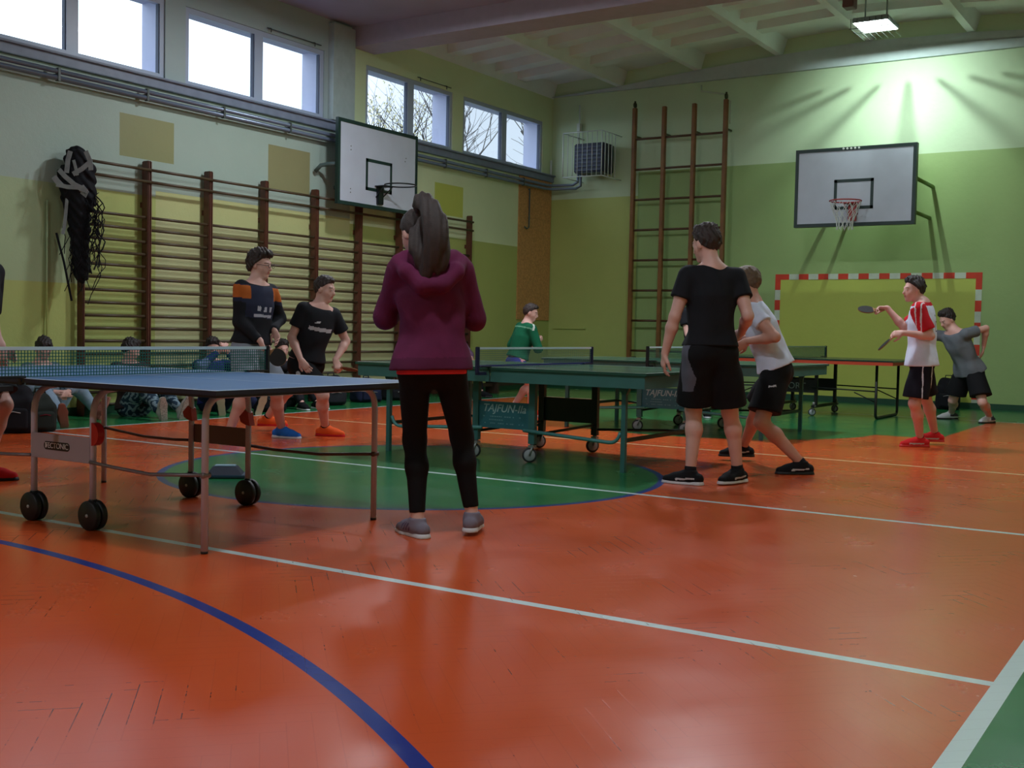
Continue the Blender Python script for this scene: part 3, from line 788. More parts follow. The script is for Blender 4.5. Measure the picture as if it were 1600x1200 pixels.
def prim_bounds(p):
    if p.kind == 'c':
        r = max(p.ra, p.rb) * max(1, p.f)
        return np.minimum(p.a, p.b) - r, np.maximum(p.a, p.b) + r
    r = max(p.rad) * (1.75 if p.kind == 'b' else 1); return p.c - r, p.c + r
def prim_eval(p, X, Y, Z):
    if p.kind == 'c':
        ab = p.b - p.a; L2 = max(ab @ ab, 1e-9)
        vx, vy, vz = X - p.a[0], Y - p.a[1], Z - p.a[2]
        t = np.clip((vx * ab[0] + vy * ab[1] + vz * ab[2]) / L2, 0, 1)
        vx = vx - t * ab[0]; vy = vy - t * ab[1]; vz = vz - t * ab[2]
        q = vx * vx + vy * vy + vz * vz
        if p.n is not None and p.f != 1.0:
            c = vx * p.n[0] + vy * p.n[1] + vz * p.n[2]; q = q + c * c * (1 / p.f ** 2 - 1)
        return np.sqrt(q) - (p.ra + (p.rb - p.ra) * t)
    vx, vy, vz = X - p.c[0], Y - p.c[1], Z - p.c[2]
    if p.kind == 'b':
        qs = [np.abs(vx * a[0] + vy * a[1] + vz * a[2]) - (r - p.r) for a, r in zip(p.ax, p.rad)]
        return np.sqrt(sum(np.maximum(q_, 0) ** 2 for q_ in qs)) + np.minimum(np.maximum(np.maximum(qs[0], qs[1]), qs[2]), 0) - p.r
    q = 0
    for a, r in zip(p.ax, p.rad): q = q + ((vx * a[0] + vy * a[1] + vz * a[2]) / r) ** 2
    return (np.sqrt(q) - 1) * min(p.rad)
class Group:
    def __init__(s, prims, cuts=(), k=.02, noise=None): s.prims = prims; s.cuts = cuts; s.k = k; s.noise = noise
def field(groups, vox, pad=.03):
    lo = np.min([prim_bounds(p)[0] for g in groups for p in g.prims if not p.sub], axis=0) - pad
    hi = np.max([prim_bounds(p)[1] for g in groups for p in g.prims if not p.sub], axis=0) + pad
    n = np.ceil((hi - lo) / vox).astype(int) + 1
    xs = [lo[i] + vox * np.arange(n[i]) for i in range(3)]
    D = None
    for g in groups:
        G = np.full(n, .2, np.float32)
        for p in g.prims:
            a, b_ = prim_bounds(p); m = p.k + .05
            i0 = np.maximum(((a - m - lo) / vox).astype(int), 0); i1 = np.minimum(((b_ + m - lo) / vox).astype(int) + 2, n)
            if np.any(i1 <= i0): continue
            sl = tuple(slice(i0[i], i1[i]) for i in range(3))
            X = xs[0][sl[0]][:, None, None]; Y = xs[1][sl[1]][None, :, None]; Z = xs[2][sl[2]][None, None, :]
            d = prim_eval(p, X, Y, Z).astype(np.float32); g0 = G[sl]
            if p.sub:
                h = np.maximum(p.k - np.abs(g0 + d), 0) / p.k; G[sl] = np.maximum(g0, -d) + h * h * p.k * .25
            else:
                h = np.maximum(p.k - np.abs(g0 - d), 0) / p.k; G[sl] = np.minimum(g0, d) - h * h * p.k * .25
        X = xs[0][:, None, None]; Y = xs[1][None, :, None]; Z = xs[2][None, None, :]
        if g.noise: G = G + g.noise(X, Y, Z).astype(np.float32)
        for (pt, nn) in g.cuts:
            nn = unit(nn); G = np.maximum(G, ((X - pt[0]) * nn[0] + (Y - pt[1]) * nn[1] + (Z - pt[2]) * nn[2]).astype(np.float32))
        if D is None: D = G
        else:
            h = np.maximum(g.k - np.abs(D - G), 0) / g.k; D = np.minimum(D, G) - h * h * g.k * .25
    D[0], D[-1] = .1, .1; D[:, 0], D[:, -1] = .1, .1; D[:, :, 0], D[:, :, -1] = .1, .1
    return D, lo
def surface_nets(D, lo, vox):
    S = D < 0; nx, ny, nz = D.shape
    cx, cy, cz = nx - 1, ny - 1, nz - 1
    acc = np.zeros((cx, cy, cz, 3), np.float32); cnt = np.zeros((cx, cy, cz), np.float32)
    corners = [(i, j, k) for i in (0, 1) for j in (0, 1) for k in (0, 1)]
    sub = lambda A, c: A[c[0]:c[0] + cx, c[1]:c[1] + cy, c[2]:c[2] + cz]
    for a in range(3):
        for c in corners:
            if c[a]: continue
            e = list(c); e[a] = 1
            d0 = sub(D, c); d1 = sub(D, e); m = sub(S, c) != sub(S, e)
            idx = np.nonzero(m); t = d0[idx] / (d0[idx] - d1[idx])
            for q in range(3): acc[idx + (np.full(len(t), q),)] += (t if q == a else float(c[q]))
            cnt[idx] += 1
    act = cnt > 0; ids = np.full((cx, cy, cz), -1, np.int64); idx = np.nonzero(act)
    ids[idx] = np.arange(len(idx[0]))
    v = acc[idx] / cnt[idx][:, None]; v = (v + np.stack(idx, 1)) * vox + lo
    faces = []
    for a in range(3):
        b_, c_ = (a + 1) % 3, (a + 2) % 3
        s0 = [slice(None)] * 3; s1 = [slice(None)] * 3; s0[a] = slice(0, -1); s1[a] = slice(1, None)
        m = S[tuple(s0)] != S[tuple(s1)]
        ii = np.nonzero(m); P = np.stack(ii, 1)
        ok = (P[:, b_] > 0) & (P[:, c_] > 0) & (P[:, b_] < D.shape[b_] - 1) & (P[:, c_] < D.shape[c_] - 1); P = P[ok]
        inside = S[tuple(P.T)]
        q = []
        for (db, dc) in ((-1, -1), (0, -1), (0, 0), (-1, 0)):
            R = P.copy(); R[:, b_] += db; R[:, c_] += dc; q.append(ids[tuple(R.T)])
        Q = np.stack(q, 1); Q[~inside] = Q[~inside][:, ::-1]; faces.append(Q)
    F = np.concatenate(faces) if faces else np.zeros((0, 4), int)
    F = F[(F >= 0).all(1)]
    return v, F
def sdf_obj(name, groups, vox, mats, parent=None, paint=None, relax=1):
    D, lo = field(groups, vox); v, F = surface_nets(D, lo, vox)
    if len(v) == 0: print('EMPTY', name); return None
    for _ in range(relax):                          # light Laplacian relax
        s = np.zeros_like(v); c = np.zeros(len(v))
        for i in range(4):
            a, b_ = F[:, i], F[:, (i + 1) % 4]
            for q in range(3): s[:, q] += np.bincount(a, v[b_, q], len(v)) + np.bincount(b_, v[a, q], len(v))
            c += np.bincount(a, minlength=len(v)) + np.bincount(b_, minlength=len(v))
        c[c == 0] = 1; v = v * .45 + .55 * s / c[:, None]
    if parent is not None: v = v - np.array(parent['_base'])[None, :]
    me = bpy.data.meshes.new(name); me.vertices.add(len(v)); me.vertices.foreach_set('co', v.astype(np.float32).ravel())
    me.loops.add(F.size); me.loops.foreach_set('vertex_index', F.astype(np.int32).ravel())
    me.polygons.add(len(F)); me.polygons.foreach_set('loop_start', np.arange(0, F.size, 4, dtype=np.int32))
    me.polygons.foreach_set('loop_total', np.full(len(F), 4, np.int32))
    if not isinstance(mats, (list, tuple)): mats = [mats]
    for m in mats: me.materials.append(m)
    me.polygons.foreach_set('use_smooth', np.ones(len(F), bool))
    if paint is not None:
        base = np.array(parent['_base']) if parent is not None else 0
        c = v[F].mean(1) + base; mi = np.zeros(len(F), np.int32)
        for k, fn in enumerate(paint): 
            msk = fn(c); mi[msk] = k + 1
        me.polygons.foreach_set('material_index', mi)
    me.update(calc_edges=True); me.validate()
    o = bpy.data.objects.new(name, me); COL.objects.link(o)
    if parent is not None: o.parent = parent
    return o

UP = V3(0, 0, 1)
SR = V3(ROT[0, 0], ROT[0, 1], 0); SR = SR / np.linalg.norm(SR)      # "right" as seen in the hall from the bench
SA = V3(-SR[1], SR[0], 0)                                          # away
def fdir(deg, pitch=0):
    a = math.radians(deg); h = SR * math.cos(a) + SA * math.sin(a)
    p = math.radians(pitch); return h * math.cos(p) + UP * math.sin(p)
def wvec(r, a, u): return SR * r + SA * a + UP * u
def ik(root, target, L1, L2, pole):
    d = target - root; D = np.linalg.norm(d)
    if D > (L1 + L2) * .998: target = root + d / D * (L1 + L2) * .998; d = target - root; D = np.linalg.norm(d)
    if D < abs(L1 - L2) + .02: target = root + unit(d) * (abs(L1 - L2) + .02); d = target - root; D = np.linalg.norm(d)
    x = (L1 * L1 - L2 * L2 + D * D) / (2 * D); h = math.sqrt(max(L1 * L1 - x * x, 0)); e = d / D
    p = pole - root; p = p - e * (p @ e)
    p = unit(p) if np.linalg.norm(p) > 1e-4 else unit(np.cross(e, UP))
    return root + e * x + p * h, target
def folds(amp, seed=0, sx=1.0, sz=.55):
    r = np.random.RandomState(seed); ph = r.uniform(0, 6.28, 12); 
    def f(X, Y, Z):
        a = np.sin(21 * sx * X + 9 * sz * Z + ph[0] + 1.6 * np.sin(8 * Y + 7 * Z + ph[1])) * np.sin(17 * sx * Y - 12 * sz * Z + ph[2] + 1.4 * np.sin(9 * X + 6 * Z + ph[5]))
        b = np.sin(30 * Z * sz + 15 * X + ph[3]) * np.sin(26 * Y + 11 * X - 14 * Z + ph[4])
        return amp * (a + .5 * b)
    return f
SKIN2 = mat('skin_tanned', rgb(200, 146, 128), .5, noise=.06, nscale=12)
SKINM = mat('skin', rgb(214, 166, 154), .5, noise=.05, nscale=12)
LIPM = mat('lips', rgb(188, 122, 114), .5); EYEW = mat('eye_white', rgb(210, 206, 200), .3); EYED = mat('eye_dark', rgb(40, 30, 26), .3)
BROWM = mat('brow_hair', rgb(112, 82, 70), .8)

def hand_prims(w, d, pn, s, curl, side, spread=.0):
    """w wrist, d direction, pn palm normal (curl goes this way), side +1/-1 = where the thumb leaves"""
    d = unit(d); pn = unit(pn - d * (pn @ d)); lat = np.cross(d, pn) * side
    P = []
    kn = w + d * .085 * s
    P.append(cap(w - d * .01 * s, w + d * .02 * s, .024 * s, .026 * s, .02, pn, .72))
    P.append(cap(w + d * .025 * s + lat * .004 * s, kn - d * .012 * s + lat * .012 * s, .026 * s, .028 * s, .015, pn, .50))
    P.append(cap(w + d * .025 * s - lat * .008 * s, kn - d * .016 * s - lat * .014 * s, .024 * s, .024 * s, .015, pn, .50))
    lens = [(.040, .025, .020), (.045, .028, .021), (.041, .027, .020), (.032, .020, .018)]
    for i, (l1, l2, l3) in enumerate(lens):
        off = (.030 - i * .0195) * s; base = kn + lat * off - d * (.004 + .004 * abs(i - 1)) * s
        c = curl * (1 + .12 * i); r = (.0088, .0090, .0086, .0076)[i] * s
        dd = unit(d + lat * spread * (1.5 - i) * .3); a = c * .9
        for L, da in ((l1, .75 * c), (l2, 1.0 * c), (l3, .7 * c)):
            a_ = da if L == l1 else a + da
            v = dd * math.cos(a_) + pn * math.sin(a_)
            nb = base + v * L * s; P.append(cap(base, nb, r, r * .92, .006)); base = nb; a = a_; r *= .93
    tb = w + d * .022 * s + lat * .024 * s; t1 = tb + unit(d * .75 + lat * .75 + pn * .35) * .042 * s
    t2 = t1 + unit(d * 1.0 + lat * .25 + pn * (.3 + curl * .4)) * .030 * s; t3 = t2 + unit(d * 1.0 + lat * .05 + pn * (.3 + curl * .6)) * .024 * s
    P += [cap(tb, t1, .015 * s, .012 * s, .012), cap(t1, t2, .0108 * s, .0098 * s, .006), cap(t2, t3, .0098 * s, .0085 * s, .006)]
    return P

def person(label, base, H, P, W, vox=.008, skin=None, group=None, slim=1.0):
    """P pose (world points / directions), W wear"""
    s = H / 1.75; skin = skin or SKINM
    root = empty('person', tuple(base), 0, label, 'person', group); root['_base'] = [float(x) for x in base]
    pel = P['pelvis']; fp = unit(P['pface']); fc = unit(P.get('cface', fp))
    up = unit(P.get('lean', UP)); ch = pel + up * .50 * s * P.get('tors', 1.0)           # shoulder line
    lp = unit(np.cross(UP, fp)); upp = unit(up * .6 + UP * .4)
    fcp = unit(fc - up * (fc @ up)); lc = unit(np.cross(up, fcp))
    mid = pel * .5 + ch * .5 + fcp * -.015 * s * P.get('hunch', 0)
    nk = ch + up * .045 * s - fcp * .01 * s
    hd = P['head'] if 'head' in P else nk + unit(P.get('neckdir', up)) * .165 * s
    nd_ = hd - nk; hd = nk + unit(nd_) * .165 * s if np.linalg.norm(nd_) > .185 * s or np.linalg.norm(nd_) < .13 * s else hd
    fh = unit(P.get('hface', fc)); hu = unit(P.get('hup', UP)); fhh = fh; hl = unit(np.cross(UP, fhh)); hu = unit(np.cross(fhh, hl)) 
    LU, LF_ = .285 * s, .255 * s; LT, LS = .43 * s, .43 * s
    sw = .168 * s * slim
    SH = {'L': ch + lc * sw - up * .01 * s, 'R': ch - lc * sw - up * .01 * s}
    for k in 'LR':
        if 'sh' + k in P: SH[k] = SH[k] + P['sh' + k]
    HP = {'L': pel + lp * .088 * s, 'R': pel - lp * .088 * s}
    EL, WR, KN, AN = {}, {}, {}, {}
    for k in 'LR':
        EL[k], WR[k] = ik(SH[k], P['wr' + k], LU, LF_, P['el' + k])
        KN[k], AN[k] = ik(HP[k], P['an' + k], LT, LS, P['kn' + k])
    HDR = {k: unit(P.get('hd' + k, WR[k] - EL[k])) for k in 'LR'}
    PAL = {k: unit(P.get('pn' + k, (lc if k == 'R' else -lc))) for k in 'LR'}
    TOE = {k: unit(P['toe' + k]) for k in 'LR'}
    # ---- body
    g = []
    g.append(cap(pel - upp * .0 * s + lp * .075 * s, pel - lp * .075 * s, .105 * s * slim, .105 * s * slim, .04, fp, .92))
    g.append(cap(pel + upp * .06 * s, mid, .140 * s * slim, .128 * s * slim, .06, fcp, .72))
    g.append(cap(mid, ch - up * .14 * s, .130 * s * slim, .150 * s * slim, .06, fcp, .72))
    g.append(cap(ch - up * .12 * s, ch - up * .07 * s, .150 * s * slim, .13 * s * slim, .06, fcp, .70))
    g.append(cap(ch + lc * .10 * s - up * .03 * s, ch - lc * .10 * s - up * .03 * s, .065 * s, .065 * s, .05))
    g.append(cap(nk - up * .02 * s, hd - hu * .04 * s - fh * .015 * s, .060 * s, .054 * s, .03))
    g.append(cap(SH['L'] + (nk - SH['L']) * .15, nk, .045 * s, .055 * s, .04)); g.append(cap(SH['R'] + (nk - SH['R']) * .15, nk, .045 * s, .055 * s, .04))
    for k in 'LR':
        g.append(cap(SH[k], SH[k] * .55 + EL[k] * .45, .053 * s * slim, .049 * s * slim, .03)); g.append(cap(SH[k] * .55 + EL[k] * .45, EL[k], .048 * s * slim, .037 * s, .02))
        m1 = EL[k] * .7 + WR[k] * .3
        g.append(cap(EL[k], m1, .037 * s, .040 * s, .02)); g.append(cap(m1, WR[k], .040 * s, .026 * s, .02, np.cross(HDR[k], PAL[k]), 1.0))
        g.append(cap(HP[k], KN[k], .090 * s * slim, .054 * s, .04))
        c1 = KN[k] * .68 + AN[k] * .32; back = unit(np.cross(unit(KN[k] - AN[k]), np.cross(unit(KN[k] - HP[k]) * -1 + TOE[k] * .6, unit(KN[k] - AN[k])))) if False else -TOE[k]
        back = back - unit(KN[k] - AN[k]) * (back @ unit(KN[k] - AN[k]))
        g.append(cap(KN[k], c1 + back * .012 * s, .052 * s, .055 * s * slim, .03)); g.append(cap(c1 + back * .012 * s, AN[k], .054 * s * slim, .034 * s, .03))
        td = TOE[k]; fn = P.get('fn' + k, UP)
        g.append(cap(AN[k] - fn * .03 * s - td * .02 * s, AN[k] - fn * .045 * s + td * .13 * s, .033 * s, .026 * s, .03))
    # head
    HL = []
    HL.append(ell(hd - fh * .012 * s + hu * .022 * s, (hl, fh, hu), (.075 * s, .094 * s, .092 * s), .02))
    HL.append(ell(hd + fh * .026 * s - hu * .045 * s, (hl, fh, hu), (.056 * s, .066 * s, .068 * s), .03))
    HL.append(cap(hd + fh * .060 * s - hu * .098 * s + hl * .012 * s, hd + fh * .060 * s - hu * .098 * s - hl * .012 * s, .020 * s, .020 * s, .02))
    HL.append(cap(hd + fh * .078 * s + hu * .018 * s + hl * .03 * s, hd + fh * .078 * s + hu * .018 * s - hl * .03 * s, .012 * s, .012 * s, .015))
    HL.append(cap(hd + fh * .086 * s + hu * .004 * s, hd + fh * .104 * s - hu * .034 * s, .009 * s, .013 * s, .012))
    HL.append(cap(hd + fh * .082 * s - hu * .062 * s + hl * .014 * s, hd + fh * .082 * s - hu * .062 * s - hl * .014 * s, .010 * s, .010 * s, .008))
    for sg in (1, -1):
        HL.append(ell(hd + fh * .098 * s + hu * .0 + hl * .031 * s * sg, (hl, fh, hu), (.016 * s, .015 * s, .010 * s), .01, sub=True))
        HL.append(ell(hd + fh * .076 * s + hu * .0 + hl * .031 * s * sg, (hl, fh, hu), (.013 * s, .013 * s, .012 * s), .004))
        HL.append(ell(hd - fh * .008 * s - hu * .012 * s + hl * .076 * s * sg, (unit(hl - fh * .35 * sg), unit(fh + hl * .35 * sg), hu), (.009 * s, .020 * s, .032 * s), .008))
        HL.append(ell(hd + fh * .040 * s - hu * .03 * s + hl * .040 * s * sg, (hl, fh, hu), (.022 * s, .026 * s, .024 * s), .02))
    hands = []
    for k in 'LR':
        side = P.get('th' + k, (1 if k == 'L' else -1))
        hands += hand_prims(WR[k], HDR[k], PAL[k], s, P.get('curl' + k, .45), side)
    def loc(c): q = (c - hd) / s; return q @ hl, q @ fh, q @ hu
    def p_lip(c): l, f, u = loc(c); return (np.abs(l) < .022) & (f > .078) & (np.abs(u + .062) < .010)
    def p_eye(c): l, f, u = loc(c); return (np.abs(np.abs(l) - .031) < .011) & (f > .072) & (np.abs(u) < .0045)
    def p_iris(c): l, f, u = loc(c); return (np.abs(np.abs(l) - .031) < .0045) & (f > .072) & (np.abs(u) < .0045)
    def p_brow(c): l, f, u = loc(c); return (np.abs(np.abs(l) - .032) < .015) & (f > .062) & (np.abs(u - .020) < .0035)
    if W.get('faceless'): paint = None
    else: paint = [p_lip, p_eye, p_iris, p_brow]
    bgroups = [Group(g), Group(HL, k=.02), Group(hands, k=.012)]
    sdf_obj('body', bgroups, vox, [skin, LIPM, EYEW, EYED, BROWM], root, paint)
    # ---- hair
    if W.get('hair'):
        hc, style = W['hair']
        inf = {'short': .010, 'crop': .007, 'curly': .022, 'long': .010}[style] * s
        top = ell(hd - fh * .014 * s + hu * .026 * s, (hl, fh, hu), (.076 * s + inf, .095 * s + inf, .094 * s + inf * 1.3), .02)
        def hn(X, Y, Z, q=V3(*hd), amp={'short': .007, 'crop': .004, 'curly': .009, 'long': .002}[style] * s):
            return amp * (np.sin(150 * X + 3 * np.sin(40 * Z)) * np.sin(135 * Y + 40 * Z) + .5 * np.sin(70 * Z + 60 * X) * np.sin(80 * Y))
        cuts = [(hd + fh * .058 * s + hu * .066 * s, unit(fh * .72 - hu * .70)), (hd - fh * .03 * s - hu * .062 * s, unit(fh * .25 - hu))]
        gs = [Group([top], cuts, noise=hn)]
        # keep the ears and the temples free
        gs[0].prims += [ell(hd + fh * .035 * s - hu * .035 * s + hl * .085 * s * sg, (hl, fh, hu), (.05 * s, .052 * s, .056 * s), .01, sub=True) for sg in (1, -1)]
        if style == 'short': gs.append(Group([cap(hd + fh * .035 * s + hu * .104 * s + hl * .03 * s, hd + fh * .035 * s + hu * .104 * s - hl * .03 * s, .030 * s, .030 * s, .02), ell(hd - fh * .02 * s + hu * .095 * s, (hl, fh, hu), (.058 * s, .075 * s, .040 * s), .02)], noise=hn, k=.02))
        if style == 'crop': gs.append(Group([ell(hd + fh * .012 * s + hu * .092 * s, (hl, fh, hu), (.060 * s, .075 * s, .036 * s), .02)], noise=hn, k=.02))
        if style == 'curly': gs.append(Group([ell(hd + fh * .04 * s + hu * .10 * s, (hl, fh, hu), (.075 * s, .06 * s, .04 * s), .02), ell(hd - fh * .07 * s + hu * .03 * s, (hl, fh, hu), (.07 * s, .05 * s, .07 * s), .02)], noise=hn, k=.02))
        if 'tail' in W:
            gs.append(Group(W['tail'], noise=lambda X, Y, Z: .0045 * np.sin(170 * (X * SR[0] + Y * SR[1]) + 3 * np.sin(7 * Z) + 12 * Z), k=.03))
        sdf_obj('hair', gs, min(vox, .007), hc, root)
    # ---- top
    if 'top' in W:
        w = W['top']; lo = w.get('loose', .016) * s; hem = w.get('hem', .02) * s; fs = w.get('flare', .0)
        hc_ = pel + up * hem * 1.0
        T = []
        fm = unit(fp + fcp); fm = unit(fm - up * (fm @ up)); lm = unit(np.cross(up, fm))
        T.append(cap(pel - up * .05 * s, mid, .150 * s * slim + lo + fs, .135 * s * slim + lo, .05, fm, .80))
        T.append(cap(mid, ch - up * .14 * s, .135 * s * slim + lo, .152 * s * slim + lo * .8, .05, fcp, .75))
        T.append(cap(ch - up * .14 * s, ch - up * .07 * s, .152 * s * slim + lo * .8, .13 * s * slim + lo * .6, .05, fcp, .74))
        T.append(cap(ch + lc * .11 * s - up * .03 * s, ch - lc * .11 * s - up * .03 * s, .070 * s + lo * .3, .070 * s + lo * .3, .05))
        T.append(cap(pel + lm * .055 * s - up * .03 * s, pel - lm * .055 * s - up * .03 * s, .124 * s * slim + lo + fs, .124 * s * slim + lo + fs, .08, fm, .95))
        T.append(cap(pel + lm * .055 * s - up * .12 * s, pel - lm * .055 * s - up * .12 * s, .124 * s * slim + lo + fs, .124 * s * slim + lo + fs, .08, fm, .95))
        for k in 'LR': T.append(cap(SH[k] + (nk - SH[k]) * .1, nk - up * .018 * s, .050 * s + lo * .3, .056 * s, .03))
        gs = [Group(T, [(hc_, -up), (nk + up * .012 * s - fcp * .0, unit(up + fcp * .35))], noise=folds(w.get('fold', .004) * s, int(H * 1000) % 97))]
        sl = w.get('sleeve', .5)
        for k in 'LR':
            sk = sl if not isinstance(sl, dict) else sl[k]
            ra = .060 * s * slim + lo * .35; 
            if sk <= 1.0:
                e = SH[k] + (EL[k] - SH[k]) * (sk + .12); cutp = SH[k] + (EL[k] - SH[k]) * sk
                gs.append(Group([cap(SH[k], e, ra, ra * (1.0 if w.get('tight') else 1.08), .03)], [(cutp, EL[k] - SH[k])], k=.03, noise=folds(.002, 3)))
            else:
                pr = [cap(SH[k], EL[k], ra, .052 * s + lo * .3, .03), cap(EL[k], EL[k] + (WR[k] - EL[k]) * (sk - 1), .050 * s + lo * .3, .036 * s + lo * .2, .03)]
                cutp = EL[k] + (WR[k] - EL[k]) * (sk - 1)
                gs.append(Group(pr, [] if sk < 1.0 else [(cutp, WR[k] - EL[k])] if (WR[k] - EL[k]) @ (EL[k] - SH[k]) > 0 else [], k=.03, noise=folds(.004 * s, 5, 1.3)))
        if 'extra' in w: gs += w['extra'](dict(ch=ch, up=up, lc=lc, fcp=fcp, nk=nk, hd=hd, s=s, pel=pel, SH=SH, EL=EL, WR=WR, mid=mid))
        frame = dict(ch=ch, up=up, lc=lc, f=fcp, pel=pel, SH=SH, EL=EL, WR=WR, s=s, mid=mid, hd=hd, nk=nk)
        paint = [(lambda c, fn=fn: fn(c, frame)) for fn in w.get('paint', [])] or None
        sdf_obj(w['name'], gs, vox, [w['mat']] + w.get('pmats', []), root, paint)
    if 'band' in W:                                  # hem of an undershirt / waistband under the top
        w = W['band']
        T = [cap(pel - up * .06 * s, pel + up * .1 * s, w['r'] * s, w['r'] * s, .03, fcp, .78)]
        sdf_obj(w['name'], [Group(T, [(pel + up * w['z0'] * s, -up), (pel + up * w['z1'] * s, up)], noise=folds(.003, 8))], vox, w['mat'], root)
    # ---- shorts / trousers
    if 'legs' in W:
        w = W['legs']; L = w.get('len', .8); lo = w.get('loose', .02) * s; fl = w.get('flare', .02) * s
        gs = [Group([cap(pel + lp * .07 * s, pel - lp * .07 * s, .108 * s * slim + lo * .25, .108 * s * slim + lo * .25, .04, fp, .95),
                     cap(pel, pel + up * .08 * s, .135 * s * slim + lo * .1, .126 * s * slim + lo * .1, .04, fp, .78)],
                    [(pel + up * w.get('waist', .07) * s, up)], noise=folds(w.get('fold', .004) * s, 11))]
        for k in 'LR':
            if L <= 1.0:
                e = HP[k] + (KN[k] - HP[k]) * (L + .15); cp = HP[k] + (KN[k] - HP[k]) * L
                gs.append(Group([cap(HP[k] - UP * .04 * s, e, .090 * s * slim + lo * .7, .078 * s + lo + fl, .03)], [(cp, unit(unit(KN[k] - HP[k]) * .7 - UP * .3) if w.get('hang', 1) else KN[k] - HP[k])], k=.04, noise=folds(w.get('fold', .004) * s, 17)))
            else:
                c1 = KN[k] * .68 + AN[k] * .32; bk = -TOE[k] * .012 * s
                q = L - 1; e = KN[k] + (AN[k] - KN[k]) * q
                pr = [cap(HP[k], KN[k], .092 * s * slim + lo, .055 * s + lo, .03), cap(KN[k], c1 + bk, .054 * s + lo, .055 * s * slim + lo, .03), cap(c1 + bk, e, .055 * s * slim + lo, .036 * s + lo, .03)]
                gs.append(Group(pr, [(e, AN[k] - KN[k])] if w.get('cut', 1) and (KN[k] - HP[k]) @ (AN[k] - KN[k]) > -.05 else [], k=.04, noise=folds(w.get('fold', .003) * s, 19)))
        frame = dict(ch=ch, up=up, lc=lc, f=fp, pel=pel, HP=HP, KN=KN, AN=AN, lp=lp, s=s)
        paint = [(lambda c, fn=fn: fn(c, frame)) for fn in w.get('paint', [])] or None
        sdf_obj(w['name'], gs, vox, [w['mat']] + w.get('pmats', []), root, paint)
    # ---- socks, shoes
    for k in 'LR':
        td = TOE[k]; fn = unit(P.get('fn' + k, UP)); td = unit(td - fn * (td @ fn)); sd = np.cross(fn, td)
        A = AN[k]; sole0 = A - fn * .082 * s              # point on the ground under the ankle
        if W.get('sock'):
            m_, hgt = W['sock']
            sv = unit(KN[k] - A)
            sdf_obj('sock', [Group([cap(A - sv * .02, A + sv * (hgt + .03), .038 * s, .043 * s, .02)], [(A + sv * hgt, sv)])], vox, m_, root)
        if W.get('shoe'):
            m_, ms = W['shoe'][:2]
            heel = sole0 - td * .055 * s + fn * .04 * s; toe = sole0 + td * .165 * s + fn * .026 * s; ball = sole0 + td * .10 * s + fn * .032 * s
            U = [cap(heel, sole0 + td * .03 * s + fn * .05 * s, .040 * s, .043 * s, .02), cap(sole0 + td * .02 * s + fn * .055 * s, ball, .044 * s, .043 * s, .03), cap(ball, toe, .043 * s, .032 * s, .03, fn, .9),
                 cap(A - fn * .03 * s, A + fn * .005 * s - td * .004 * s, .044 * s, .043 * s, .02)]
            pnt = None; pm = []
            if len(W['shoe']) > 2 and W['shoe'][2] is not None:
                mk = W['shoe'][2]; pm = [mk[0]]
                def pf(c, o=sole0, t_=td, n_=fn, s_=sd, fnc=mk[1]):
                    q = (c - o) / s; return fnc(q @ t_, q @ s_, q @ n_)
                pnt = [pf]
            sh = sdf_obj('shoe', [Group(U, [(sole0 + fn * .012 * s, -fn), (A + fn * .018 * s, fn)])], min(vox, .006), [m_] + pm, root, pnt)
            So = [cap(sole0 - td * .055 * s, sole0 + td * .02 * s, .044 * s, .040 * s, .02), cap(sole0 + td * .02 * s, sole0 + td * .10 * s, .040 * s, .047 * s, .02), cap(sole0 + td * .10 * s, sole0 + td * .168 * s, .047 * s, .036 * s, .02)]
            sh['_base'] = root['_base']
            so = sdf_obj('sole', [Group(So, [(sole0 + fn * .028 * s, fn), (sole0 + fn * .0 * s, -fn)])], .005, ms, sh)
            del sh['_base']
    del root['_base']
    return dict(root=root, SH=SH, EL=EL, WR=WR, KN=KN, AN=AN, HDR=HDR, PAL=PAL, hd=hd, hl=hl, fh=fh, hu=hu, s=s, ch=ch, pel=pel, nk=nk)
def child_of(root, o):
    o.parent = root; o.matrix_parent_inverse = Matrix.Translation(-root.location); return o

def paddle(h, rn, label, rubber=None, blade_r=.078):
    """held bat: centre of grip `h`, direction of blade `rn[0]`, blade normal rn[1]"""
    d = unit(rn[0]); n = unit(rn[1] - d * (rn[1] @ d)); l = np.cross(d, n)
    t = empty('table_tennis_paddle', tuple(h), 0, label, 'table tennis bat')
    M = Matrix((Vector(l), Vector(d), Vector(n))).transposed()
    t.rotation_euler = M.to_euler()
    MB().box(-.014, .014, -.05, .055, -.011, .011, bev=.006).build('handle', mat('bat_wood', rgb(150, 110, 70), .5), t)
    pts = []
    for a in np.linspace(0, 2 * PI, 36, endpoint=False):
        x = blade_r * math.cos(a); y = .125 + (blade_r + .006) * math.sin(a)
        pts.append((x, y))
    bl = MB().prism(pts, 'z', -.0035, .0035).build('blade', MATS['bat_wood'], t)
    for k, (z0, z1) in enumerate(((.0035, .0055), (-.0055, -.0035))):
        pr = [(x * .98, .125 + (y - .125) * .98) for x, y in pts if y > .125 - blade_r * .86]
        MB().prism(pr, 'z', z0, z1).build('rubber', rubber or mat('bat_rubber_black', rgb(20, 20, 22), .6), bl)
    return t
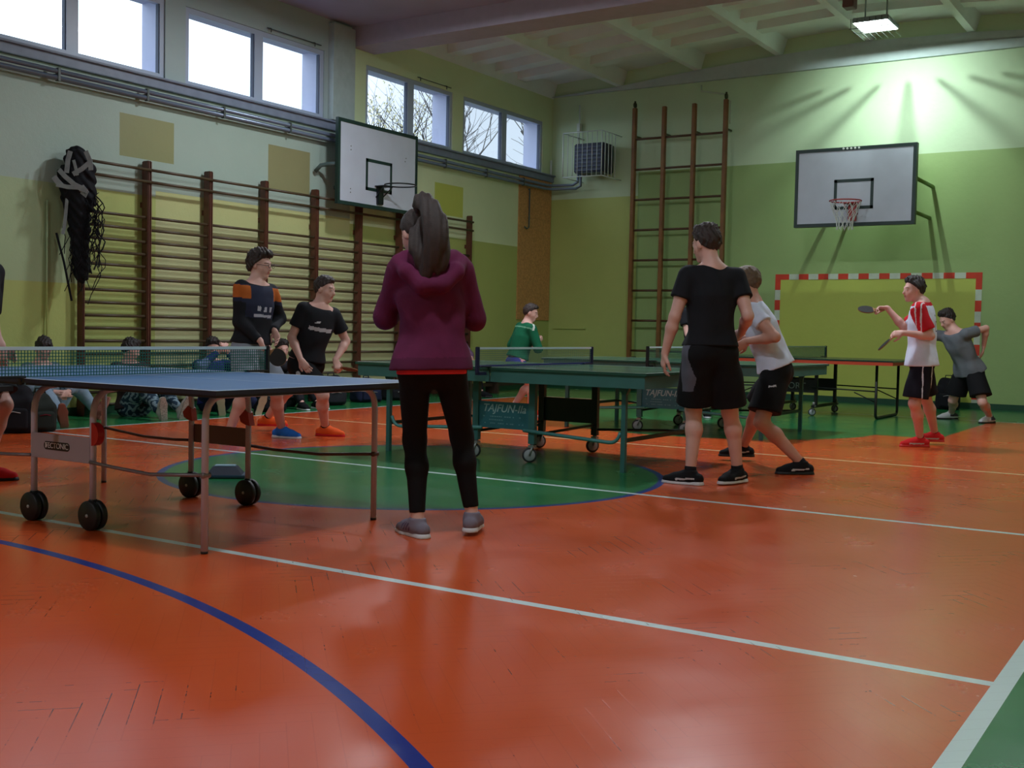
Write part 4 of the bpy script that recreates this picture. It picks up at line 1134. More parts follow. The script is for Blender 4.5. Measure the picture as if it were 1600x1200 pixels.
# ------------------------------------------------------------------ people
def mk(d0): return lambda px, py, da=0.0: at(px, py, d0 + da)
def ankle(px, py, s, toe, fn=None, back=.0):
    """ankle joint above the floor point seen at (px, py)"""
    p = floor_pt(px, py); return p + V3(0, 0, .082 * s)
cloth = lambda n, c, **k: mat(n, c, k.pop('rough', .85), noise=k.pop('noise', .06), nscale=14, bump=.15, bscale=k.pop('bscale', 260), spec=.25, **k)
BLACKC = cloth('black_cotton', rgb(26, 27, 33)); BLACKS = cloth('black_shorts_cloth', rgb(16, 17, 21)); WHITEC = cloth('white_cotton', rgb(212, 218, 240))
HAIRB = mat('brown_hair', rgb(50, 37, 34), .55, noise=.25, nscale=40, bump=.4, bscale=300); HAIRD = mat('dark_hair', rgb(38, 30, 30), .55, noise=.25, nscale=40, bump=.4, bscale=300)
HAIRL = mat('light_brown_hair', rgb(104, 84, 66), .6, noise=.25, nscale=40, bump=.4, bscale=300)
SOLEW = mat('white_sole', rgb(206, 206, 212), .5); SOLEB = mat('black_sole', rgb(24, 24, 26), .6)
SHOEB = cloth('black_shoe_mesh', rgb(20, 20, 24)); SHOEG = cloth('grey_shoe_mesh', rgb(120, 112, 126)); SWOOSH = mat('shoe_mark_pale', rgb(190, 190, 196), .5)
def sw_fn(t, s_, n):      # curved tick mark on the shoe side
    c = .035 + .022 * np.clip((.05 - t) / .09, -1, 1) ** 2 * np.sign(.05 - t)
    return (t > -.045) & (t < .09) & (np.abs(n - (.030 + .22 * np.clip(t - .0, -.05, .1) * -.35 + .012)) < .0035 + .05 * np.clip(t + .045, 0, .06)) & (np.abs(s_) > .02) & (n > .026)
def bars_fn(t, s_, n):    # three slanting bars
    q = (t * .8 + n * .55) % .022
    return (t > .0) & (t < .085) & (q < .010) & (np.abs(s_) > .018) & (n > .03) & (n < .075)

# --- woman in maroon hoodie
base = floor_pt(690, 843) ; base[2] = 0; d0 = depth_of(base); J = mk(d0); H = 1.66; s = H / 1.75
pel = J(674, 568); nkp = J(666, 398)
hd = J(641, 346, .05)
tail = []
tp = [J(652, 322, -.06), J(661, 313, -.10), J(674, 332, -.17), J(682, 365, -.20), J(676, 400, -.19), J(664, 434, -.17)]
tr = [.024, .036, .052, .056, .044, .014]
def strand(P, R, n=22, f=.6):
    P = np.array(P); R = np.array(R); t = np.linspace(0, len(P) - 1, n); out = []
    for u in t:
        i = min(int(u), len(P) - 2); w = u - i; a = P[max(i - 1, 0)]; b_ = P[i]; c = P[i + 1]; d = P[min(i + 2, len(P) - 1)]
        out.append(.5 * ((2 * b_) + (-a + c) * w + (2 * a - 5 * b_ + 4 * c - d) * w * w + (-a + 3 * b_ - 3 * c + d) * w ** 3))
    r = np.interp(t, range(len(R)), R); r = np.convolve(np.pad(r, 2, 'edge'), np.ones(5) / 5, 'valid')
    return [cap(out[i], out[i + 1], r[i], r[i + 1], .02, SA, f) for i in range(n - 1)]
tail += strand(tp, tr)
tail += strand([J(668, 345, -.12), J(684, 370, -.15), J(692, 400, -.17), J(684, 425, -.165)], [.045, .045, .036, .012], 14, .7); tail += strand([J(652, 360, -.12), J(652, 388, -.15), J(660, 410, -.16), J(663, 442, -.165)], [.03, .034, .03, .010], 14, .7)
def hood(F):
    ch, up, lc, f, nk, s = F['ch'], F['up'], F['lc'], F['fcp'], F['nk'], F['s']
    return [Group([cap(nk + lc * .12 * s + up * .0 * s, nk - f * .115 * s - up * .04 * s, .052 * s, .060 * s, .03), cap(nk - lc * .12 * s + up * .0 * s, nk - f * .115 * s - up * .04 * s, .052 * s, .060 * s, .03),
                   cap(nk + lc * .165 * s - f * .02 * s - up * .01 * s, nk + lc * .125 * s - f * .115 * s - up * .075 * s, .034 * s, .040 * s, .02), cap(nk + lc * .125 * s - f * .115 * s - up * .075 * s, nk + lc * .05 * s - f * .15 * s - up * .145 * s, .040 * s, .042 * s, .02), cap(nk + lc * .05 * s - f * .15 * s - up * .145 * s, nk - lc * .05 * s - f * .15 * s - up * .145 * s, .042 * s, .042 * s, .02), cap(nk - lc * .165 * s - f * .02 * s - up * .01 * s, nk - lc * .125 * s - f * .115 * s - up * .075 * s, .034 * s, .040 * s, .02), cap(nk - lc * .125 * s - f * .115 * s - up * .075 * s, nk - lc * .05 * s - f * .15 * s - up * .145 * s, .040 * s, .042 * s, .02),
                   cap(nk - f * .125 * s - up * .06 * s, nk - f * .13 * s - up * .135 * s, .06 * s, .035 * s, .04, f, .7)], noise=folds(.005, 31), k=.02)]
WINE = cloth('maroon_fleece', rgb(96, 30, 66), noise=.12)
WINED = cloth('maroon_rib', rgb(84, 26, 58), bscale=400)
R1 = person('woman in maroon hoodie and black leggings seen from behind, long brown ponytail, beside blue table', base, H, dict(
    pelvis=pel, pface=fdir(95), cface=fdir(97), lean=unit(wvec(-.03, .03, 1)), head=hd, hface=fdir(128, -24), tors=1.0,
    anL=ankle(652, 838, s, 0), anR=ankle(737, 834, s, 0) + V3(0, 0, .02), knL=J(640, 700, .5), knR=J(735, 700, .5), toeL=fdir(126), toeR=fdir(82, 0), 
    wrL=J(640, 478, .30), wrR=J(700, 474, .30), elL=J(560, 520, -.1), elR=J(790, 520, -.1), hdL=fdir(60, 20), hdR=fdir(120, 20), pnL=unit(wvec(.5, -.5, .5)), pnR=unit(wvec(-.5, -.5, .5)), curlL=.8, curlR=.9),
    dict(hair=(HAIRB, 'long'), tail=tail,
         top=dict(name='hoodie', mat=WINE, loose=.034, hem=-.035, sleeve=1.86, fold=.010, flare=-.002, extra=hood, pmats=[WINED],
                  paint=[lambda c, F: ((c - F['pel']) @ F['up'] < .03 * F['s']) & (np.abs((c - F['pel']) @ F['lc']) < .21)]),
         band=dict(name='undershirt_hem', mat=cloth('coral_cotton', rgb(226, 60, 74)), r=.186, z0=-.056, z1=.0),
         legs=dict(name='leggings', mat=cloth('black_leggings_cloth', rgb(13, 13, 16)), len=1.90, loose=.006, flare=0, fold=.0012, waist=.0),
         shoe=(SHOEG, SOLEW, (mat('shoe_bars_purple', rgb(70, 50, 80), .6), bars_fn))), vox=.007, slim=.95)
ph = empty('mobile_phone', tuple(R1['WR']['L'] + R1['HDR']['L'] * .09 + UP * .03), 0, 'dark phone held in front of the chest by the woman in maroon', 'phone')
MB().box(-.036, .036, -.005, .005, -.01, .135, bev=.004).build('phone_body', mat('phone_black', rgb(16, 16, 20), .2), ph)

# --- man in black t-shirt, back to us
base = floor_pt(1106, 762); base[2] = 0; d0 = depth_of(base); J = mk(d0); H = 1.80; s = H / 1.75
GREYP = cloth('grey_panel_cloth', rgb(92, 94, 108))
R2 = person('man standing with his back to us in black t-shirt and shorts with grey side panel', base, H, dict(
    pelvis=J(1110, 548), pface=fdir(108), cface=fdir(100), lean=unit(wvec(.0, .03, 1)), head=J(1103, 381, .02), hface=fdir(128, -12),
    anL=ankle(1078, 757, s, 0), anR=ankle(1152, 755, s, 0), knL=J(1075, 650, .6), knR=J(1135, 650, .6), toeL=fdir(152), toeR=fdir(222),
    wrL=J(1039, 552, .02), wrR=J(1158, 520, .16), elL=J(1040, 495, -.4), elR=J(1185, 500, -.3), hdL=unit(wvec(-.12, .25, -1)), hdR=unit(wvec(-.55, .6, -.3)), pnL=unit(wvec(1, .2, 0)), pnR=unit(wvec(-1, .2, -.2)), curlL=.42, curlR=.7),
    dict(hair=(HAIRB, 'short'), top=dict(name='t_shirt', mat=BLACKC, loose=.018, hem=.03, sleeve=.55, fold=.009, flare=-.004),
         legs=dict(name='shorts', mat=BLACKS, len=.90, loose=.026, flare=.020, fold=.006, pmats=[GREYP],
                   paint=[lambda c, F: ((c - F['pel']) @ F['lp'] > .125) & ((c - F['pel']) @ F['f'] < .055) & ((c - F['pel']) @ F['f'] > -.05) & ((c - F['pel']) @ UP > -.28)]),
         sock=(BLACKC, .045), shoe=(SHOEB, SOLEW, (SWOOSH, sw_fn))), vox=.007)

# --- man in white t-shirt crouching forward
base = floor_pt(1200, 735); base[2] = 0; d0 = depth_of(base) ; J = mk(d0); H = 1.77; s = H / 1.75
R3 = person('man in white t-shirt and black shorts leaning forward, behind the man in black', base, H, dict(
    pelvis=J(1214, 578), pface=fdir(160), cface=fdir(163), lean=unit(wvec(-.40, .05, 1)), head=J(1163, 428, .02), hface=fdir(152, -8),
    anL=ankle(1252, 741, s, 0), anR=ankle(1158, 719, s, 0), knL=J(1180, 660, -.2), knR=J(1130, 630, .3), toeL=fdir(184), toeR=fdir(180),
    wrL=J(1167, 533, -.12), wrR=J(1152, 528, .12), elL=J(1270, 440, -.55), elR=J(1180, 560, .4), hdL=unit(wvec(-1, .25, -.75)), hdR=unit(wvec(-.8, -.5, -.6)), pnL=unit(wvec(-.1, 1, .1)), pnR=unit(wvec(0, -1, .0)), curlL=.55, curlR=.5),
    dict(hair=(HAIRL, 'crop'), top=dict(name='t_shirt', mat=WHITEC, loose=.018, hem=.02, sleeve=.5, fold=.009),
         legs=dict(name='shorts', mat=BLACKS, len=.80, loose=.026, flare=.022, fold=.005, pmats=[SWOOSH],
                   paint=[lambda c, F: (np.abs((c - F['HP']['L'] * .72 - F['KN']['L'] * .28) @ UP + ((c - F['HP']['L']) @ SR) * -.12) < .006) & (np.abs((c - F['HP']['L'] * .72 - F['KN']['L'] * .28) @ SR + .02) < .028) & ((c - F['HP']['L']) @ F['lp'] > .03)]),
         sock=(BLACKC, .03), shoe=(SHOEB, SOLEB, (SWOOSH, sw_fn))), vox=.008, skin=SKIN2)

# --- youth in red and white shirt
base = floor_pt(1437, 700); base[2] = 0; d0 = depth_of(base); J = mk(d0); H = 1.72; s = H / 1.75
REDC = cloth('red_jersey', rgb(190, 26, 40)); NAVY = cloth('navy_shorts_cloth', rgb(20, 20, 34))
def is_sleeve(c, F):
    m = np.zeros(len(c), bool)
    for k in 'LR':
        a = F['SH'][k]; e = F['EL'][k]; d = unit(e - a); t = (c - a) @ d; r = np.linalg.norm((c - a) - t[:, None] * d, axis=1)
        m |= (t > -.03) & (t < .245) & (r < .082) & (np.abs((c - F['ch']) @ F['lc']) > .125)
    m |= ((c - F['nk']) @ F['up'] > -.022)
    return m
def stripes_r(c, F):
    m = np.zeros(len(c), bool)
    for k in 'LR':
        a = F['SH'][k]; q = (c - a) @ F['f']; m |= is_sleeve(c, F) & ((np.abs(q - .010) < .006) | (np.abs(q + .042) < .006)) & (np.abs((c - F['ch']) @ F['lc']) > .10)
    return m
def digit(c, F):          # worn number on the back
    x = (c - F['ch']) @ F['lc']; z = (c - F['ch']) @ F['up']; b = (c - F['ch']) @ F['f'] < -.02
    return b & (((np.abs(np.abs(x) - .035) < .007) & (z > -.22) & (z < -.13)) | ((np.abs(x) < .04) & ((np.abs(z + .22) < .006) | (np.abs(z + .13) < .006))) | ((np.abs(z + .075) < .009) & (np.abs(x) < .05) & (np.sin(x * 170) > -.3)))
SHOER = cloth('red_shoe_mesh', rgb(206, 36, 40)); 
def pu_fn(t, s_, n): return (n < .042 + .0 * t) & (n > .026) & (t > -.03) & (t < .12) & (np.abs(n - .030 - .08 * (.12 - t) * .5) < .009)
R4 = person('youth in white shirt with red sleeves, one arm stretched out with a bat', base, H, dict(
    pelvis=J(1441, 562), pface=fdir(166), cface=fdir(147), lean=unit(wvec(-.04, 0, 1)), head=J(1421, 443), hface=fdir(186, -2),
    anL=ankle(1437, 698, s, 0), anR=ankle(1461, 694, s, 0), knL=J(1405, 640, -.3), knR=J(1420, 640, .3), toeL=fdir(180), toeR=fdir(176),
    wrL=J(1411, 520, -.14), wrR=J(1386, 481, .30), elL=J(1446, 560, -.2), elR=J(1402, 510, .3), hdL=unit(wvec(-1, .25, -.15)), hdR=unit(wvec(-1, .2, .0)), pnL=unit(wvec(0, .9, -.5)), pnR=unit(wvec(0, -.4, -1)), curlL=.8, curlR=.8),
    dict(hair=(HAIRD, 'short'), top=dict(name='sports_shirt', mat=WHITEC, loose=.022, hem=-.06, sleeve=.78, fold=.009, pmats=[REDC, cloth('white_trim', rgb(206, 200, 206)), cloth('number_black', rgb(24, 22, 30))], paint=[is_sleeve, stripes_r, digit]),
         legs=dict(name='shorts', mat=NAVY, len=.88, loose=.028, flare=.02, pmats=[WHITEC],
                   paint=[lambda c, F: ((np.abs((c - F['pel']) @ F['f'] - .012) < .006) | (np.abs((c - F['pel']) @ F['f'] + .075) < .004)) & (np.abs((c - F['pel']) @ F['lp']) > .1)]),
         sock=(SHOEB, .03), shoe=(SHOER, mat('red_sole', rgb(206, 44, 44), .5), (SWOOSH, pu_fn))), vox=.009)
g_ = R4['WR']['L'] + R4['HDR']['L'] * .07 * s + R4['PAL']['L'] * .022
paddle(g_, (unit(wvec(-.72, .1, -.75)), unit(wvec(.75, -.12, -.68))), 'bat held low in front by the youth with red sleeves')

g_ = R4['WR']['R'] + R4['HDR']['R'] * .075 * s + R4['PAL']['R'] * .022
paddle(g_, (unit(wvec(-1, .1, .0)), unit(wvec(0.0, -.45, .9))), 'black bat at the end of the outstretched arm of the youth with red sleeves')
# --- man in grey t-shirt bent forward, striking
base = floor_pt(1511, 661); base[2] = 0; d0 = depth_of(base); J = mk(d0); H = 1.76; s = H / 1.75
GREYT = cloth('grey_cotton', rgb(104, 110, 118))
R5 = person('man in grey t-shirt bent forward with one hand on hip, in front of painted goal', base, H, dict(
    pelvis=J(1515, 578), pface=fdir(205), cface=fdir(208), lean=unit(wvec(-.52, -.15, 1)), head=J(1467, 477, -.05), hface=fdir(196, -30),
    anL=ankle(1546, 661, s, 0), anR=ankle(1486, 655, s, 0), knL=J(1530, 620, -.4), knR=J(1480, 620, -.4), toeL=fdir(212), toeR=fdir(188),
    wrL=J(1537, 542, -.06), wrR=J(1450, 536, -.1), elL=J(1580, 500, -.1), elR=J(1430, 520, .1), hdL=unit(wvec(-.2, -.2, -1)), hdR=unit(wvec(-.6, -.2, -.8)), pnL=unit(wvec(-.8, .4, 0)), pnR=unit(wvec(.6, -.3, -.5)), curlL=.3, curlR=.6),
    dict(hair=(HAIRD, 'short'), top=dict(name='t_shirt', mat=GREYT, loose=.022, hem=-.03, sleeve=.55, fold=.010),
         legs=dict(name='shorts', mat=BLACKS, len=.80, loose=.032, flare=.028),
         sock=(cloth('white_sock', rgb(190, 188, 190)), .055), shoe=(SOLEW, SOLEB, (mat('shoe_dark_patch', rgb(44, 40, 60), .6), lambda t, s_, n: (t < .04) & (n > .04)))), vox=.009)


# --- boy in green jacket at the far left table
base = floor_pt(812, 649); base[2] = 0; d0 = depth_of(base); J = mk(d0); H = 1.58; s = H / 1.75
GRN = cloth('green_tracksuit', rgb(10, 92, 62)); PURP = cloth('purple_shorts_cloth', rgb(46, 44, 128)); PSTR = cloth('pink_stripe', rgb(206, 120, 150))
R6 = person('boy in green top and purple shorts leaning forward behind the second table', base, H, dict(
    pelvis=J(806, 566), pface=fdir(25), cface=fdir(28), lean=unit(wvec(.28, .08, 1)), head=J(833, 479), hface=fdir(350, -12),
    anL=ankle(800, 646, s, 0), anR=ankle(828, 650, s, 0), knL=J(830, 610, .3), knR=J(835, 605, -.3), toeL=fdir(15), toeR=fdir(345),
    wrL=J(828, 540, .22), wrR=J(842, 530, .05), elL=J(780, 540, .2), elR=J(830, 550, -.5), hdL=unit(wvec(1, -.2, .2)), hdR=unit(wvec(.5, .8, .2)), curlL=.8, curlR=.8),
    dict(hair=(HAIRB, 'crop'), top=dict(name='tracksuit_top', mat=GRN, loose=.022, hem=.06, sleeve=1.25, fold=.006, pmats=[cloth('pale_green_piping', rgb(96, 150, 120)), cloth('white_flash', rgb(190, 200, 190))],
          paint=[lambda c, F: (np.abs((c - F['nk']) @ F['up'] + .055) < .008) & ((c - F['ch']) @ F['f'] < 0), lambda c, F: (np.abs((c - F['SH']['R']) @ F['f'] + .01) < .012) & ((c - F['SH']['R']) @ F['up'] > -.02) & (np.abs((c - F['SH']['R']) @ F['lc']) < .07)]),
         legs=dict(name='shorts', mat=PURP, len=.62, loose=.024, flare=.014, pmats=[PSTR], paint=[lambda c, F: (np.abs((c - F['pel']) @ F['f'] - .0) < .014) & (np.abs((c - F['pel']) @ F['lp']) > .1)]),
         sock=(BLACKC, .03), shoe=(cloth('orange_red_shoe', rgb(216, 56, 30)), SOLEW)), vox=.010)

# --- player with glasses, dark long sleeves
base = floor_pt(398, 690); base[2] = 0; d0 = depth_of(base); J = mk(d0); H = 1.84; s = H / 1.75
DKB = cloth('dark_blue_jersey', rgb(40, 44, 66)); ORG = cloth('orange_yoke', rgb(184, 96, 40)); 
def f_orange(c, F): return ((c - F['ch']) @ F['up'] > -.09 * F['s']) & (np.abs((c - F['ch']) @ F['lc']) > .13) & ((c - F['ch']) @ F['up'] < .02)
def f_blackarm(c, F): return ((c - F['ch']) @ F['up'] < -.26) | ((np.abs((c - F['ch']) @ F['lc']) > .17) & ((c - F['ch']) @ F['up'] < -.13)) | ((c - F['nk']) @ F['up'] > -.02)
def f_logo(c, F):
    x = (c - F['ch']) @ F['lc']; z = (c - F['ch']) @ F['up']; f = (c - F['ch']) @ F['f'] > .02
    return f & (np.abs(x) < .10) & (((z > -.25) & (z < -.225)) | ((z > -.20) & (z < -.155) & (np.sin(x * 95 + 1) > .1)))
R7 = person('man with glasses in dark long sleeved jersey with orange shoulders and light grey shorts', base, H, dict(
    pelvis=J(392, 542), pface=fdir(330), cface=fdir(325), lean=unit(wvec(.08, 0, 1)), head=J(410, 399), hface=fdir(345, -6),
    anL=ankle(440, 684, s, 0), anR=ankle(357, 692, s, 0), knL=J(450, 610, -.3), knR=J(385, 610, -.3), toeL=fdir(338), toeR=fdir(325),
    wrR=J(407, 533, -.22), wrL=J(428, 515, .05), elR=J(345, 500, -.1), elL=J(440, 500, .4), hdR=unit(wvec(.5, -.2, -1)), hdL=unit(wvec(.5, -.2, -1)), pnR=unit(wvec(.6, .5, .3)), curlR=.9, curlL=.5),
    dict(hair=(HAIRB, 'curly'), top=dict(name='sports_jersey', mat=DKB, loose=.022, hem=.03, sleeve=1.93, fold=.006, pmats=[ORG, BLACKC, cloth('jersey_print_white', rgb(176, 176, 190))], paint=[f_orange, f_blackarm, f_logo]),
         legs=dict(name='shorts', mat=cloth('light_grey_shorts', rgb(140, 146, 160)), len=.86, loose=.03, flare=.02),
         sock=(WHITEC, .02), shoe=(cloth('blue_shoe_mesh', rgb(40, 112, 206)), SOLEW)), vox=.009, skin=SKINM)
hd, hl, fh, hu, s = (R7[k] for k in ('hd', 'hl', 'fh', 'hu', 's'))
gm = MB(); base = np.array(R7['root'].location)
for sg in (-1, 1):
    c = hd + fh * .108 * s + hl * .032 * s * sg + hu * .0 - base
    gm.tube([tuple(c + hl * .024 * math.cos(a) + hu * .018 * math.sin(a)) for a in np.linspace(0, 2 * PI, 18, endpoint=False)], .0025, 5, closed=True)
    gm.tube([tuple(c + hl * .024 * sg), tuple(hd - base + hl * .078 * s * sg + fh * .06 * s), tuple(hd - base + hl * .080 * s * sg - fh * .005)], .0022, 5)
gm.tube([tuple(hd + fh * .108 * s + hl * .008 - base), tuple(hd + fh * .108 * s - hl * .008 - base)], .0025, 5)
gm.build('glasses', mat('glasses_black', rgb(22, 20, 24), .3), R7['root'])
g_ = R7['WR']['R'] + R7['HDR']['R'] * .08 * s + R7['PAL']['R'] * .024
paddle(g_, (unit(wvec(.75, -.1, -.55)), unit(wvec(-.25, -1, .1))), 'black round bat held down by the man with glasses, just past the net post')

# --- player in black t-shirt with white chest stripe
base = floor_pt(470, 676); base[2] = 0; d0 = depth_of(floor_pt(505, 682)); J = mk(d0); H = 1.78; s = H / 1.75
def f_stripe(c, F):
    z = (c - F['ch']) @ F['up']; return ((c - F['ch']) @ F['f'] > .03) & (np.abs(z + .155 * F['s']) < .018) & (np.abs((c - F['ch']) @ F['lc']) < .125)
def f_mark(c, F):
    z = (c - F['ch']) @ F['up']; x = (c - F['ch']) @ F['lc']; return ((c - F['ch']) @ F['f'] > .03) & (np.abs(z + .095 - .3 * (x + .06)) < .007) & (np.abs(x + .06) < .028)
R8 = person('young man in black t-shirt with a white chest stripe, crouching behind the blue table', base, H, dict(
    pelvis=J(478, 566), pface=fdir(322), cface=fdir(312), lean=unit(wvec(.26, -.08, 1)), head=J(509, 447, -.05), hface=fdir(342, -8),
    anR=ankle(508, 681, s, 0), anL=ankle(412, 672, s, 0) + V3(0, 0, .0), knR=J(520, 610, -.5), knL=J(440, 600, -.1), toeR=fdir(345), toeL=fdir(10),
    wrR=J(470, 562, -.26), wrL=J(524, 563, .0), elR=J(435, 550, -.1), elL=J(545, 530, .2), hdR=unit(wvec(.55, -.1, -.7)), hdL=unit(wvec(.3, -.2, -.8)), pnR=unit(wvec(.3, .8, -.3)), pnL=unit(wvec(-.5, .6, .2)), curlR=.35, curlL=.95),
    dict(hair=(HAIRB, 'crop'), top=dict(name='t_shirt', mat=BLACKC, loose=.018, hem=.03, sleeve=.62, fold=.008, pmats=[cloth('stripe_white', rgb(186, 184, 192))], paint=[lambda c, F: f_stripe(c, F) | f_mark(c, F)]),
         legs=dict(name='shorts', mat=BLACKS, len=.72, loose=.026, flare=.02, pmats=[SWOOSH], paint=[lambda c, F: (np.linalg.norm(c - (F['HP']['R'] + (F['KN']['R'] - F['HP']['R']) * .35 - F['lp'] * .12), axis=1) < .028)]),
         sock=(BLACKC, .04), shoe=(cloth('orange_shoe_mesh', rgb(232, 92, 36)), SHOER)), vox=.009)
g_ = R8['WR']['L'] + R8['HDR']['L'] * .08 * s + R8['PAL']['L'] * .022
paddle(g_, (unit(wvec(1, -.1, -.1)), unit(wvec(0, .25, 1))), 'black bat held flat by the young man with the chest stripe')

# --- player at the left edge of the picture
base = floor_pt(-38, 752); base[2] = 0; d0 = depth_of(base); J = mk(d0); H = 1.80; s = H / 1.75
R9 = person('person in black cut off by the left edge, only an arm showing', base, H, dict(
    pelvis=J(-48, 545), pface=fdir(355), cface=fdir(350), lean=unit(wvec(.1, 0, 1)), hface=fdir(355, -5),
    anL=ankle(-22, 750, s, 0), anR=ankle(-58, 760, s, 0), knL=J(0, 650, 0), knR=J(-20, 650, -.2), toeL=fdir(5), toeR=fdir(330),
    wrR=J(2, 540, -.2), wrL=J(0, 545, .25), elR=J(-5, 530, -.9), elL=J(-20, 560, .4), hdR=unit(wvec(.0, .1, -1)), hdL=unit(wvec(.9, 0, -.4))),
    dict(hair=(HAIRD, 'short'), top=dict(name='t_shirt', mat=BLACKC, loose=.022, hem=.03, sleeve=.98, fold=.005),
         legs=dict(name='shorts', mat=BLACKS, len=.8, loose=.028, flare=.02), sock=(BLACKC, .03), shoe=(SHOER, SOLEB)), vox=.010)

# --- player mostly hidden by the man in black
base = floor_pt(1092, 652); base[2] = 0; base = V3(base[0], base[1], 0); d0 = depth_of(base); J = mk(d0); H = 1.74; s = H / 1.75
R10 = person('player in black top and blue shorts almost hidden behind the man in black', base, H, dict(
    pelvis=J(1090, 548), pface=fdir(250), cface=fdir(250), lean=unit(wvec(-.08, -.2, 1)), hface=fdir(250, -10),
    anL=ankle(1104, 652, s, 0), anR=ankle(1080, 653, s, 0), knL=J(1100, 600, -.5), knR=J(1080, 600, -.5), toeL=fdir(265), toeR=fdir(240),
    wrL=J(1105, 545, -.3), wrR=J(1084, 545, -.3), elL=J(1140, 540, .1), elR=J(1064, 540, .1)),
    dict(hair=(HAIRD, 'crop'), top=dict(name='t_shirt', mat=BLACKC, loose=.02, hem=.03, sleeve=.6, fold=.005),
         legs=dict(name='shorts', mat=cloth('blue_shorts_cloth', rgb(40, 60, 140)), len=.8, loose=.028, flare=.02), sock=(WHITEC, .04), shoe=(SHOEB, SOLEW)), vox=.011)

# --- low bench by the left wall with a person sitting on it
t = empty('gym_bench', (-10.35, 15.6, 0), 0, 'low dark gym bench standing along the left wall behind the second table', 'bench')
BW2 = mat('bench_wood', rgb(60, 44, 34), .5, noise=.15)
MB().box(-.14, .14, -1.6, 1.6, .27, .30, bev=.006).build('seat', BW2, t)
for y in (-1.3, 0, 1.3): MB().box(-.12, .12, y - .03, y + .03, 0, .27, bev=.005).build('leg', BW2, t)
MB().box(-.02, .02, -1.3, 1.3, .12, .18).build('rail', BW2, t)
base = V3(-10.1, 14.35, 0); H = 1.72; s = H / 1.75
fx = V3(1, 0, 0); fy = V3(0, 1, 0); q = V3(-10.36, 14.35, .30 + .10)
R11 = person('person in black trousers and black shoes sitting on low bench, mostly hidden behind woman', base, H, dict(
    pelvis=q, pface=fx, cface=fx, lean=unit(V3(.25, -.05, 1)), hface=unit(V3(1, -.1, -.3)),
    anL=V3(-9.86, 14.55, .085), anR=V3(-9.90, 14.28, .085), knL=V3(-9.8, 14.6, .9), knR=V3(-9.8, 14.2, .9), toeL=unit(V3(1, .15, 0)), toeR=unit(V3(1, -.25, 0)),
    wrL=V3(-9.98, 14.45, .60), wrR=V3(-9.98, 14.32, .58), elL=V3(-10.2, 14.9, .5), elR=V3(-10.2, 13.9, .5), hdL=unit(V3(.5, -.6, -.2)), hdR=unit(V3(.5, .6, -.2))),
    dict(hair=(HAIRD, 'short'), top=dict(name='jacket', mat=cloth('pink_grey_jacket', rgb(120, 92, 120)), loose=.03, hem=.0, sleeve=1.8, fold=.006),
         legs=dict(name='trousers', mat=BLACKS, len=1.85, loose=.012, cut=0, fold=.004), shoe=(SHOEB, SOLEB)), vox=.011)

# --- people sitting on the floor by the left wall
def sitter(label, x, y, yaw, knees, topm, legm, shoe, hair, hface, slump=.22, ank=None, hands='lap', topname='jacket', legpaint=None, pm=(), H=1.72, tpaint=None, tpm=(), style='short', top_loose=.03):
    s = H / 1.75; base = V3(x + .1, y, 0); f = V3(math.cos(yaw), math.sin(yaw), 0); l = V3(-f[1], f[0], 0)
    pel = V3(x, y, .105); up = unit(-f * slump + UP); 
    P = dict(pelvis=pel, pface=f, cface=f, lean=up, tors=.93, hface=hface, neckdir=unit(f * .35 + UP))
    for k, sg in (('L', 1), ('R', -1)):
        reach, lift, side = knees[0 if k == 'L' else 1]
        P['an' + k] = pel + f * reach + l * (sg * .09 + side) + V3(0, 0, -.105 + .082 * s)
        if lift < .1: P['an' + k][2] = .075 * s
        P['kn' + k] = pel + f * .4 + l * (sg * .12 + side * .5 + (.5 * sg if lift < 0 else 0)) + V3(0, 0, 1.2 if lift > 0 else .1)
        P['toe' + k] = unit(f * .35 + l * sg * .25 + UP) if lift < .3 else unit(f + l * sg * .2)
        P['fn' + k] = UP if lift >= .3 else unit(-f * 1 + UP * .25)
        P['el' + k] = pel + l * sg * .6 + V3(0, 0, .1)
        if lift < .3: P['an' + k][2] = .09
    if ank is not None:
        for k in 'LR': P['an' + k] = V3(*ank[k]); P['toe' + k] = unit(UP + (P['an' + k] - pel) * .3 + l * (.25 if k == 'L' else -.25)); P['fn' + k] = unit(-(P['an' + k] - pel) + UP * .3); P['kn' + k] = pel * .5 + P['an' + k] * .5 + UP * .6 + l * (.6 if k == 'L' else -.2)
    hz = {'lap': (.30, .22), 'face': (.22, .62), 'knee': (.42, .42)}[hands]
    for k, sg in (('L', 1), ('R', -1)):
        P['wr' + k] = pel + f * hz[0] + l * sg * .06 + UP * hz[1]; P['hd' + k] = unit(f * .4 - l * sg * .5 + UP * (.7 if hands == 'face' else -.1)); P['pn' + k] = unit(-l * sg * .4 - f * .7)
    W = dict(hair=(hair, style), top=dict(name=topname, mat=topm, loose=top_loose, hem=-.02, sleeve=1.85, fold=.008, pmats=list(tpm), paint=tpaint or []),
             legs=dict(name='trousers', mat=legm, len=1.85, loose=.022, cut=0, fold=.007, pmats=list(pm), paint=legpaint or []), shoe=shoe)
    return person(label, base, H, P, W, vox=.011)
JEAN = cloth('pale_jeans', rgb(132, 152, 172), noise=.14); DJEAN = cloth('dark_jeans', rgb(26, 32, 62))
CAMA = cloth('patterned_pale', rgb(120, 140, 150)); 
def camo(c, F): return (np.sin(c[:, 0] * 55 + 3 * np.sin(c[:, 2] * 40)) * np.sin(c[:, 1] * 60 + 2 * np.sin(c[:, 0] * 33)) + .3 * np.sin(c[:, 2] * 90)) > .12
BRSOLE = mat('brown_sole', rgb(140, 84, 66), .7); BEIGE = mat('beige_sole', rgb(168, 156, 130), .7)
_a = floor_pt(150, 656); _b = floor_pt(97, 668)
